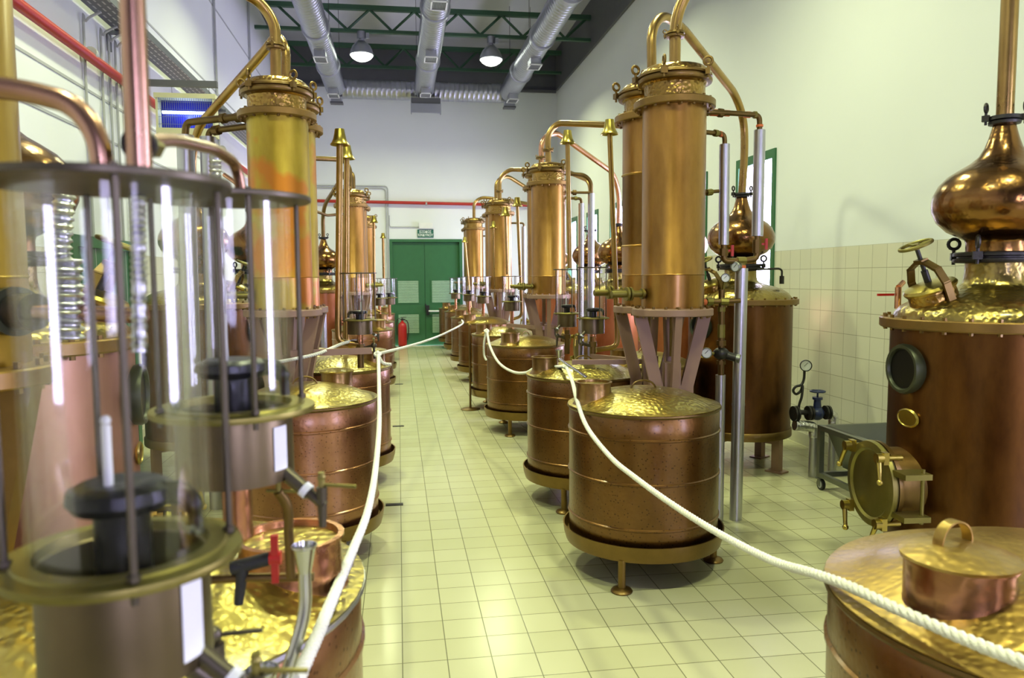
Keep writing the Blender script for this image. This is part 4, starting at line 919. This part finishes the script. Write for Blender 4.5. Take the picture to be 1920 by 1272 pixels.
# ---- glass lanterns (spirit safes)
def make_lantern(loc, label, R=.128, h=.40, stem_to=.0, detail=True, tap_ang=-.7, group='glass spirit lanterns', bowl=.115, rods=(.2, 1.77, 3.34, 4.91), stem=.10):
    """origin at the base flange height"""
    t = empty('glass_lantern', loc, label, 'spirit lantern', group)
    gR = R*.76; k = R/.128
    MB().lathe([(R*.70, 0), (R, 0), (R*1.01, .004), (R, .009), (R*.88, .011), (R*.86, .014), (R*.72, .014), (R*.70, 0)], 56).build('base_flange', M['brass_dull'], t)
    MB().lathe([(R*.70, .004), (R*.715, -.005), (R*.72, -bowl), (R*.5, -bowl-.004), (.0001, -bowl-.006), (.0001, -bowl+.002), (R*.68, -bowl+.004), (R*.68, .002), (R*.70, .004)], 56).build('bowl', M['bowl'], t)
    MB().lathe([(R*.60, h), (R*1.02, h), (R*1.03, h+.004), (R*1.02, h+.008), (.0001, h+.010), (.0001, h+.002), (R*.60, h)], 56).build('top_plate', M['pewter'], t)
    MB().lathe([(gR, .014), (gR, h)], 48).build('glass_cylinder', M['glass'], t) if False else None
    g = MB(); seg = 48; vs = []; fs = []
    for (rr, z) in ((gR, .012), (gR, h-.001), (gR-.004, h-.001), (gR-.004, .012)):
        for q in range(seg): vs.append((rr*math.cos(2*PI*q/seg), rr*math.sin(2*PI*q/seg), z))
    for (i, j) in ((0, 1), (1, 2), (2, 3), (3, 0)):
        for q in range(seg): fs.append((i*seg+q, i*seg+(q+1) % seg, j*seg+(q+1) % seg, j*seg+q))
    g.add(vs, fs); g.build('glass_cylinder', M['glass'], t)
    for a in rods:
        mb = MB(); x, y = R*.90*math.cos(a), R*.90*math.sin(a); mb.cyl((x, y, -.012), (x, y, h+.012), .0042*k, 8); mb.cyl((x, y, .012), (x, y, .018), .007, 6); mb.build('rod', M['pewter'], t)
    st = MB(); st.lathe([(.030*k, -bowl+.003), (.030*k, .055), (.024*k, .06), (.0001, .06)], 20); so = st.build('inner_stem', M['black_metal'], t)
    cp = MB(); cp.lathe([(.024*k, .055), (.050*k, .058), (.058*k, .068), (.056*k, .080), (.044*k, .086), (.022*k, .084), (.0001, .084)], 28)
    cp.tube(catmull([(.045*k, 0, .072), (.068*k, -.004, .070), (.080*k, -.006, .055), (.083*k, -.006, .026)], 5), [.014*k]*6+[.012*k]*5+[.008*k]*5, 10); cp.build('overflow_cup', M['black_metal'], so)
    hy = MB(); hy.cyl((-.010*k, -.008, .082), (-.010*k, -.008, .150), .0052*k, 10); hy.ball((-.010*k, -.008, .155), .0060*k, 10); hy.build('hydrometer', M['white_paint'], t)
    tb = MB(); tb.cyl((0, 0, -bowl), (0, 0, -bowl-stem), .024*k, 16); tb.build('stem_pipe', M['spout'], t)
    if detail:
        T_ = Matrix.Rotation(tap_ang, 4, 'Z')
        tp = MB(); tp.tube([(R*.66, 0, -bowl+.012), (R*.66+.045, 0, -bowl-.022)], [.012*k, .011*k], 12, T_); tp.tube([(R*.66+.045, 0, -bowl-.022), (R*.66+.070, 0, -bowl-.040)], .008, 10, T_)
        tp.cyl((R*.66+.066, 0, -bowl-.01), (R*.66+.066, 0, -bowl-.075), .009, 10, r2_=.006, M=T_); to = tp.build('tap', M['pewter'], t)
        tp = MB(); tp.cyl((R*.66+.034, 0, -bowl-.013), (R*.66+.043, 0, -bowl-.020), .0128*k, 12, M=T_); tp.build('white_tape', M['paper'], to)
        tp = MB(); tp.cyl((R*.66+.066, 0, -bowl-.01), (R*.66+.066, 0, -bowl+.014), .0055, 8, M=T_); tp.cyl((R*.66+.066, 0, -bowl-.006), (R*.66+.12, .012, -bowl-.010), .0030, 8, M=T_); tp.ball((R*.66+.066, 0, -bowl+.006), .007, 8, M=T_); tp.build('tap_handle', M['brass_dull'], to)
    return t
lA = make_lantern((-.303, .872, 1.410), 'huge blurred glass lantern at the left, closest to the camera', R=.122, h=.403, tap_ang=-.25, rods=(-1.17, .35, 2.1, 3.5))
lB = make_lantern((-.268, 1.285, 1.500), 'second glass lantern, behind and right of the closest one', R=.127, h=.338, tap_ang=-.35, bowl=.108, rods=(-1.1, .5, 2.0, 3.7))
def label_card(par, a0, a1, R, z0, z1):
    seg = 8; vs = []; fs = []
    for i in range(seg+1):
        a = a0+(a1-a0)*i/seg
        for (rr, z) in ((R, z0), (R+.0012, z0), (R+.0012, z1), (R, z1)): vs.append((rr*math.cos(a), rr*math.sin(a), z))
    for i in range(seg):
        for j in range(4): fs.append((i*4+j, i*4+(j+1) % 4, (i+1)*4+(j+1) % 4, (i+1)*4+j))
    fs += [(0, 1, 2, 3), (seg*4+3, seg*4+2, seg*4+1, seg*4)]
    mb = MB(); mb.add(vs, fs); mb.build('paper_label', M['paper'], par)
label_card(lA, -.62, -.28, .122*.722, -.10, -.012); label_card(lB, -.70, -.38, .127*.722, -.088, -.018)
lC = make_lantern((1.521, 5.9, 1.382), 'glass lantern in the middle right, on a low bowl in front of its twin', R=.128, h=.40, tap_ang=PI+.5, detail=True)
dup(lC, (1.519, 6.84, 1.376), 'glass lantern in the middle right, behind and left of its twin', scale=(.94, .94, 1.0))
dup(lC, (-.289, 5.8, 1.400), 'glass lantern beside the bell-topped vent pipes left of the aisle', scale=(1, 1, .87), rz=PI)
lD = make_lantern((1.47, 9.95, 1.39), 'glass lantern in front of the third right column pair', R=.14, h=.33, detail=False, stem=.215)
for (x, y, z, lb) in ((1.42, 12.95, 1.39, 'glass lantern in the far right row, second from the door, front'), (1.30, 14.3, 1.39, 'glass lantern in the far right row, overlapping the right side of the green door'), (1.22, 16.55, 1.37, 'farthest right glass lantern, seen against the green door'),
                      (-.32, 13.05, 1.37, 'glass lantern in the far left row, front of two'), (-.16, 13.5, 1.37, 'glass lantern in the far left row, touching the green door edge')):
    dup(lD, (x, y, z), lb)
# bell-topped vent pipes
def make_vent(label, base, zbell, r=.022, hook=None, group='bell-topped vent pipes', lean=(0, 0)):
    x, y, z = base; t = empty('vent_pipe', (x, y, zbell), label, 'vent pipe', group)
    pts = [(lean[0], lean[1], -.02), (0, 0, z-zbell)]
    if hook:
        pts = [(lean[0], lean[1], -.02), (0, 0, z-zbell+.12), (0, 0, z-zbell), (hook[0]-x, hook[1]-y, hook[2]-zbell)]
    MB().tube(fillet(pts, .10), r, 14).build('tube', M['pipe'], t)
    MB().lathe([(.068, -.058), (.070, -.052), (.060, -.040), (.048, -.015), (.040, .02), (.034, .058), (.0001, .060), (.0001, .05), (.028, .048), (.035, .01), (.045, -.03), (.066, -.058), (.068, -.058)], 28, c=(lean[0], lean[1], 0)).build('bell', M['brass'], t)
    return t
make_vent('bell-topped vent pipe in front of the rear right column, the taller of two', (1.735, 5.95, 1.15), 2.885, .021, (1.55, 5.92, 1.13), lean=(-.07, 0))
make_vent('bell-topped vent pipe standing over the rear right lantern, the shorter of two', (1.545, 6.84, 1.79), 2.965, .021, None, lean=(-.02, 0))
make_vent('bell-topped vent pipe left of the aisle, the taller one beside the glass lantern', (-.448, 5.8, 1.24), 2.74, .024, (-.30, 5.8, 1.225), lean=(.045, 0))
make_vent('bell-topped vent pipe left of the aisle, just behind the taller one', (-.452, 6.7, 1.15), 2.775, .024, (-.32, 6.7, 1.09), lean=(.04, 0))
make_vent('bell-topped vent pipe right of the aisle before the third right column pair, right one', (1.60, 9.95, 1.2), 2.69, .02, (1.48, 9.95, 1.16), lean=(-.05, 0))
make_vent('bell-topped vent pipe right of the aisle before the third right column pair, left one', (1.42, 10.0, 1.75), 2.57, .018, None, lean=(-.02, 0))
make_vent('bell-topped vent pipe in the far left row, taller one', (-.40, 12.9, 1.2), 2.68, .024, (-.3, 12.9, 1.15), lean=(.02, 0))
make_vent('bell-topped vent pipe in the far left row, shorter one next to the door frame', (-.32, 17.5, .01), 2.66, .03, None, lean=(0, 0))
make_vent('slanting bell-topped vent pipe at the right edge of the green door', (1.58, 16.9, .99), 2.54, .028, None, lean=(-.12, 0))
make_vent('bell-topped vent pipe in front of the farthest right columns', (1.66, 13.2, 1.2), 2.62, .02, None, lean=(-.02, 0))

# support bars
def bar(label, a, b, hgt=.045, wd=.03):
    a = Vector(a); b = Vector(b); t = empty('support_bar', a, label, 'bar'); d_ = b-a
    T_ = Matrix.Rotation(math.atan2(d_.y, d_.x), 4, 'Z'); MB().box((d_.length/2, 0, 0), (d_.length, wd, hgt), T_).build('flat_bar', M['paint'], t)
    return t
bar('brown bar from the nearest right column stand out to the lanterns', (1.50, 5.86, 1.088), (1.78, 5.40, 1.088), .035)
bar('brown bar reaching from the nearest right column stand over the hidden vat', (1.26, 5.50, 1.086), (1.76, 5.42, 1.086), .035)
bar('brown bar from the golden column stand to the left lantern', (-.76, 5.52, 1.19), (-.20, 5.62, 1.19))
bar('brown bar in the right row before the middle column', (1.40, 9.9, 1.09), (1.75, 9.2, 1.09))
# lantern stems / small taps near the rope knots
for (x, y, z, side, lb) in ((1.52, 5.9, 1.26, 1, 'tap cluster under the front middle right lantern'), (1.52, 6.84, 1.25, 1, 'tap cluster under the rear middle right lantern'), (-.289, 5.8, 1.285, -1, 'tap cluster under the lantern left of the aisle')):
    t = empty('tap_cluster', (x, y, z), lb, 'valve')
    mb = MB(); mb.cyl((0, 0, -.02), (0, 0, -.24), .024, 14); mb.cyl((0, 0, -.06), (0, 0, -.10), .034, 8); mb.build('stem', M['pipe_old'], t)
    mb = MB(); mb.cyl((0, 0, -.10), (-.10*side, -.04, -.07), .012, 10); mb.ball((-.10*side, -.04, -.07), .022, 12); mb.cyl((-.10*side, -.04, -.07), (-.105*side, -.04, -.17), .011, 10, r2_=.008); mb.build('tap', M['pewter'], t)
    mb = MB(); mb.cyl((-.10*side, -.04, -.06), (-.10*side, -.04, -.02), .006, 8); mb.box((-.10*side, -.06, -.02), (.014, .08, .012)); mb.build('tap_handle', M['brass_dull'], t)
def steel_funnel(label, loc, pts, R=.026, r=.009):
    t = empty('steel_funnel', loc, label, 'funnel', 'steel funnels'); 
    MB().lathe([(R, 0), (R*1.06, .001), (R*1.06, .004), (R*.98, .004), (r, -R*2.1), (r*.7, -R*2.1), (R*.94, 0), (R, 0)], 28).build('cone', M['steel'], t)
    MB().tube(fillet([Vector((0, 0, -R*2))]+[Vector(p)-Vector(loc) for p in pts], .03), r, 14).build('tube', M['steel'], t); return t
steel_funnel('polished steel funnel and tube in front of the near vat neck, bottom left', (-.166, 1.30, 1.262), [(-.166, 1.30, 1.165), (-.172, 1.295, 1.13), (-.205, 1.28, 1.03), (-.22, 1.27, .95)], .021, .011)
steel_funnel('smaller steel funnel at the bottom left, below the polished one', (-.232, 1.25, 1.075), [(-.232, 1.25, .98), (-.232, 1.25, .9)], .026, .016)
steel_funnel('steel funnel tube slanting into the vat neck by the right rope knot', (1.13, 5.35, 1.19), [(1.13, 5.35, 1.13), (1.17, 5.34, 1.10), (1.32, 5.30, .995)], .026, .011)
t = empty('drain_tap', (-.268, 1.36, 1.19), 'black tap with red lever on a brown pipe over the near left vat', 'valve')
mb = MB(); mb.cyl((-.03, 0, .02), (.04, 0, .035), .012, 12); mb.cyl((-.01, 0, .03), (-.02, 0, -.045), .012, 12, r2_=.008); mb.build('body', M['black'], t)
mb = MB(); mb.box((.045, -.005, .035), (.012, .012, .085)); mb.cyl((.035, 0, .035), (.055, 0, .035), .013, 12); mb.build('lever', M['red'], t)
mb = MB(); mb.tube(catmull([(-.16, -.05, -.06), (-.12, -.02, -.01), (-.06, 0, .002), (.11, .0, -.004)], 6), .008, 10); mb.build('tube', M['pipe_old'], t)
t = empty('needle_valve', (-.205, 1.30, 1.36), 'small brass needle valve with long lever beside the second lantern bowl', 'valve')
mb = MB(); mb.tube(catmull([(0, 0, 0), (.012, .01, -.03), (.012, .02, -.08), (.012, .03, -.16)], 6), .0085, 10); mb.build('tube', M['pipe_old'], t)
mb = MB(); mb.cyl((-.02, 0, .002), (.04, .0, -.002), .003, 8); mb.cyl((0, 0, 0), (0, 0, .03), .005, 8); mb.ball((0, 0, .03), .007, 8); mb.build('lever', M['brass_dull'], t)
t = empty('lever_valve', (-.245, 1.00, 1.245), 'blurred lever valve below the closest lantern at the bottom', 'valve')
mb = MB(); mb.cyl((0, 0, 0), (0, 0, -.07), .014, 14); mb.tube(catmull([(-.09, -.02, .045), (-.05, 0, .0), (-.01, 0, -.04), (.03, 0, -.06)], 5), .016, 12); mb.build('body', M['pewter'], t)
mb = MB(); mb.ball((0, 0, .012), .012, 12); mb.cyl((0, 0, .012), (.062, .0, .014), .0035, 8); mb.build('lever', M['pewter'], t)
# ribbed hose seen through the closest lantern
def ribbed(label, pts, r, pitch=.012, name='ribbed_hose'):
    P = catmull(pts, 26); Q = []; R_ = []; acc = 0
    for i in range(len(P)):
        if i: acc += (P[i]-P[i-1]).length
        Q.append(P[i]); R_.append(r*(1+.16*math.sin(2*PI*acc/pitch)))
    o = MB().tube(Q, R_, 16).build(name, M['alu']); tag(o, label, 'hose', 'ribbed metal hoses'); return o
ribbed('thick ribbed metal joint at the left edge column, seen through the closest lantern', [(-.776, 1.95, 1.765), (-.778, 1.95, 1.67), (-.782, 1.95, 1.575)], .034, .020)
ribbed('tapering ribbed hose above the thick ribbed joint, near the left edge', [(-.764, 1.95, 1.965), (-.772, 1.95, 1.90), (-.785, 1.95, 1.79), (-.782, 1.95, 1.76)], .022, .017)
ribbed('thin ribbed hose hanging from the closest lantern top, beside the dark rod', [(-.300, .962, 1.813), (-.300, .955, 1.74), (-.303, .95, 1.63)], .0085, .0075)
ribbed('narrow ribbed hose behind the second lantern, between its rods', [(-.386, 1.75, 2.0), (-.386, 1.75, 1.82), (-.38, 1.75, 1.03)], .012, .010)
t = empty('flanged_outlet', (-.93, 2.02, 1.64), 'dark green flange and rosy pipe coming off the left edge column, blurred', 'pipe')
MB().cyl((.0, 0, 0), (.02, -.02, 0), .060, 28).build('flange', M['port_ring'], t); MB().cyl((.02, -.02, 0), (.075, -.055, 0), .044, 24).build('collar', M['dark_iron'], t)
MB().cyl((.075, -.055, 0), (.33, -.07, -.012), .019, 16).build('tube', M['pipe_rosy'], t)
# ---- posts and ropes
def stanchion(label, x, y, h, group='rope posts'):
    t = empty('rope_post', (x, y, 0), label, 'post', group)
    MB().cyl((0, 0, .015), (0, 0, h), .014, 14).build('pole', M['pipe_old'], t)
    MB().lathe([(.0001, 0), (.125, 0), (.128, .008), (.10, .018), (.03, .026), (.0001, .028)], 36).build('base_disc', M['bronze'], t)
    MB().ball((0, 0, h), .02, 12).build('knob', M['bronze'], t); return t
stanchion('slim brown rope post standing free in the aisle by the right row', .90, 9.84, 1.10)
def rope(label, pts, r=.012, name='barrier_rope'):
    P = catmull(pts, 26); n = len(P)
    L_ = sum((P[i+1]-P[i]).length for i in range(n-1))
    step = max(.0042, L_/560); Q = [P[0]]; acc = 0
    for i in range(n-1):
        a, b = P[i], P[i+1]; d_ = (b-a).length; s = step-acc
        while s <= d_:
            Q.append(a.lerp(b, s/d_)); s += step
        acc = d_-(s-step)
    mb = MB(); prev = None; pit = .06
    strands = [[], [], []]; 
    for i, q in enumerate(Q):
        t = (Q[min(i+1, len(Q)-1)]-Q[max(i-1, 0)]).normalized()
        u = (prev-t*prev.dot(t)) if prev else t.orthogonal(); u.normalize(); prev = u; w_ = t.cross(u)
        for k in range(3):
            a = 2*PI*(i*step/pit+k/3); strands[k].append(q+(u*math.cos(a)+w_*math.sin(a))*r*.48)
    for st in strands: mb.tube(st, r*.60, 7)
    o = mb.build(name, M['rope'], ang=80); tag(o, label, 'rope', 'white barrier ropes'); return o
rope('white rope sagging from the right knot across two vats to the bottom right corner', [(1.195, 5.42, 1.068), (1.09, 4.75, 1.045), (1.01, 4.28, 1.0), (.975, 3.9, .92), (.99, 3.5, .853), (1.0, 3.15, .845), (1.02, 2.75, .845), (1.04, 2.38, .858), (1.01, 1.95, .925), (.968, 1.65, 1.005), (.965, 1.5, 1.035), (.975, 1.36, 1.047), (1.0, 1.2, 1.058), (1.01, 1.08, 1.075), (1.03, .98, 1.085)])
rope('white rope hanging along the left vats down to the bottom of the picture', [(-.153, 5.62, 1.165), (-.125, 4.6, 1.021), (-.107, 3.8, .982), (-.102, 3.0, .967), (-.108, 2.4, .985), (-.128, 1.95, 1.02), (-.148, 1.55, 1.055), (-.155, 1.38, 1.073), (-.162, 1.24, 1.09), (-.164, 1.16, 1.10)])
rope('white rope slung across the aisle in the distance', [(-.158, 5.62, 1.165), (.052, 6.9, 1.096), (.292, 8.3, 1.036), (.584, 9.8, 1.005), (.95, 11.6, 1.01), (1.0, 12.3, 1.03)])
rope('short white rope left of the left lantern, behind the bar', [(-1.37, 5.82, 1.12), (-1.1, 5.4, 1.125), (-.868, 5.2, 1.157), (-.682, 5.35, 1.173), (-.554, 5.5, 1.192), (-.413, 5.74, 1.235), (-.32, 5.83, 1.25)])
rope('white rope sagging in front of the middle right vat', [(.915, 8.0, 1.15), (.912, 7.7, 1.013), (.933, 7.2, .904), (1.002, 6.8, .864), (1.06, 6.4, .90), (1.10, 6.05, .985), (1.195, 5.44, 1.06)])
rope('short loose rope tail hanging beside the middle right vat', [(.905, 8.02, 1.13), (.885, 8.02, 1.02), (.885, 8.03, .90), (.905, 8.0, .84)], .011)
rope('short rope tail hanging from the left knot', [(-.15, 5.6, 1.15), (-.12, 5.6, 1.10), (-.06, 5.62, 1.085)], .011)
for (x, y, z, lb) in ((1.195, 5.42, 1.065, 'rope knot tied by the right lantern bar'), (-.158, 5.6, 1.165, 'rope knot tied below the left lantern'), (.912, 8.01, 1.15, 'rope knot in front of the middle right lantern')):
    t = empty('rope_knot', (x, y, z), lb, 'knot')
    mb = MB(); mb.ring(.02, .010, Matrix.Rotation(.6, 4, 'X'), 16, 8); mb.ring(.017, .010, Matrix.Rotation(1.4, 4, 'Y'), 16, 8, (0, 0, .004)); mb.ball((0, 0, 0), .02, 10); mb.build('coil', M['rope'], t)

# ---- valve group and silver feed pipes beside the right wall
vg = empty('steam_valve', (3.39, 6.0, .53), 'dark blue steam valve with handwheel at the foot of the right wall still', 'valve')
mb = MB(); mb.cyl((-.09, 0, .03), (.22, 0, .0), .022, 12)
for x, R_ in ((-.10, .065), (-.075, .065), (.03, .062), (.055, .062), (.19, .06), (.215, .06)): mb.cyl((x, 0, .015), (x+.016, 0, .015), R_, 20)
mb.build('flanged_pipe', M['dark_iron'], vg)
mb = MB(); mb.ball((.12, 0, .01), .06, 16); mb.cyl((.12, 0, .03), (.12, 0, .13), .036, 14, r2_=.028); mb.cyl((.12, 0, .13), (.12, 0, .15), .042, 14); mb.build('body', M['iron_blue'], vg)
mb = MB(); mb.cyl((.12, 0, .15), (.12, 0, .20), .008, 8); mb.ring(.058, .008, Matrix.Translation((.12, 0, .20)), 24, 8); mb.cyl((.065, 0, .2), (.175, 0, .2), .007, 6); mb.cyl((.12, -.055, .2), (.12, .055, .2), .007, 6); mb.build('handwheel', M['iron_blue'], vg)
g = gauge((3.385, 5.98, .955), 'pressure gauge on a looped black stem beside the right wall still', .047, (-.45, -1, 0), None, True)
mb = MB(); o = Vector((3.385, 5.98, .955)); pts = [Vector((3.385, 6, .92)), Vector((3.382, 6, .84)), Vector((3.36, 6, .79)), Vector((3.31, 6, .775)), Vector((3.29, 6.005, .74)), Vector((3.32, 6.01, .71)), Vector((3.36, 6.01, .735)), Vector((3.372, 6.0, .78)), Vector((3.36, 5.99, .69)), Vector((3.345, 6, .62)), Vector((3.34, 6, .55))]
mb.tube(catmull([p-o for p in pts], 6), .011, 10); mb.build('looped_stem', M['dark_iron'], g)
t = empty('insulated_pipe', (3.475, 5.98, 0), 'foil wrapped silver pipe with crumpled elbow standing before the wall valve', 'pipe', 'silver insulated pipes')
MB().cyl((0, 0, 0), (0, 0, .36), .038, 20).build('jacket', M['alu'], t)
mb = MB(); mb.tube(fillet([(0, 0, .34), (0, 0, .43), (-.18, 0, .45)], .06), .045, 20); mb.build('foil_elbow', M['foil'], t)
mb = MB(); mb.cyl((-.17, 0, .45), (-.05, 0, .44), .040, 16); mb.build('branch', M['alu'], t)
t = empty('insulated_pipe', (3.66, 6.0, 0), 'second foil wrapped pipe behind the valve, by the right wall', 'pipe', 'silver insulated pipes')
MB().cyl((0, 0, 0), (0, 0, .44), .035, 20).build('jacket', M['alu'], t)
MB().tube(fillet([(0, 0, .42), (0, 0, .52), (-.05, 0, .535)], .04), .042, 20).build('foil_elbow', M['foil'], t)
# ---- steel trolley
tr = empty('steel_trolley', (3.65, 4.95, 0), 'stainless steel tub trolley on castors between the two right stills', 'trolley')
x0, x1, y0, y1 = -.33, .30, -.60, .66
mb = MB()
for (x, y) in ((x0, y0), (x0, y1), (x1, y0), (x1, y1)): mb.box((x, y, .31), (.04, .04, .42))
for z in (.12, .50):
    for x in (x0, x1): mb.box((x, (y0+y1)/2, z), (.038, y1-y0, .038))
    for y in (y0, y1): mb.box(((x0+x1)/2, y, z), (x1-x0, .038, .038))
mb.build('frame', M['steel_dull'], tr)
mb = MB(); a = .02; b_ = .12; zt, zb = .515, .20
vs = [(x0+a, y0+a, zt), (x1-a, y0+a, zt), (x1-a, y1-a, zt), (x0+a, y1-a, zt), (x0+b_, y0+b_, zb), (x1-b_, y0+b_, zb), (x1-b_, y1-b_, zb), (x0+b_, y1-b_, zb)]
vi = [(x*.97, y*.97, z+.01) for x, y, z in vs]
mb.add(vs+vi, [(0, 1, 5, 4), (1, 2, 6, 5), (2, 3, 7, 6), (3, 0, 4, 7), (4, 5, 6, 7), (8, 12, 13, 9), (9, 13, 14, 10), (10, 14, 15, 11), (11, 15, 12, 8), (12, 15, 14, 13), (0, 8, 9, 1), (1, 9, 10, 2), (2, 10, 11, 3), (3, 11, 8, 0)]); mb.build('tub', M['steel_dull'], tr, 20)
for (x, y) in ((x0, y0), (x0, y1), (x1, y0), (x1, y1)):
    mb = MB(); mb.box((x, y, .088), (.05, .05, .012)); mb.box((x-.016, y-.01, .06), (.004, .04, .06)); mb.box((x+.016, y-.01, .06), (.004, .04, .06)); c_ = mb.build('castor', M['steel_dull'], tr)
    mb = MB(); mb.cyl((x-.013, y-.02, .045), (x+.013, y-.02, .045), .045, 20); mb.build('wheel', M['black'], c_)
    mb = MB(); mb.cyl((x-.0145, y-.02, .045), (x+.0145, y-.02, .045), .030, 16); mb.build('hub', M['wheel'], c_)
# small ball valve with a red lever behind the manhole of the right still
t = empty('ball_valve', (2.55, 3.62, 1.60), 'little ball valve with red lever behind the manhole of the right edge still', 'valve')
mb = MB(); mb.cyl((0, 0, -.06), (0, 0, .05), .016, 12); mb.cyl((0, 0, .05), (.04, .02, .075), .014, 12); mb.build('body', M['pipe_red'], t)
mb = MB(); mb.box((-.07, 0, .012), (.09, .012, .012)); mb.build('lever', M['red'], t)
# overflow pipe with dark hook on the second right still
t = empty('level_pipe', (3.20, 6.28, 1.66), 'thin dark hooked pipe on the dome of the right wall still', 'pipe')
mb = MB(); mb.tube(fillet([(-.22, .1, .10), (.08, .0, .115), (.11, 0, .10), (.11, 0, .0)], .02), .009, 8); mb.cyl((.11, 0, .05), (.11, 0, -.02), .02, 10); mb.build('tube', M['dark_iron'], t)
# small drain grates on the aisle floor
for (x, y, lb) in ((-.03, 8.85, 'thin dark floor drain slot left of the aisle, middle one'), (-.02, 12.4, 'thin dark floor drain slot left of the aisle, farthest one'), (-.06, 5.75, 'small dark floor drain by the foot of the second left vat')):
    mb = MB(); mb.box((x, y, .003), (.13, .05, .006)); tag(mb.build('floor_drain', M['dark_iron']), lb, 'drain')
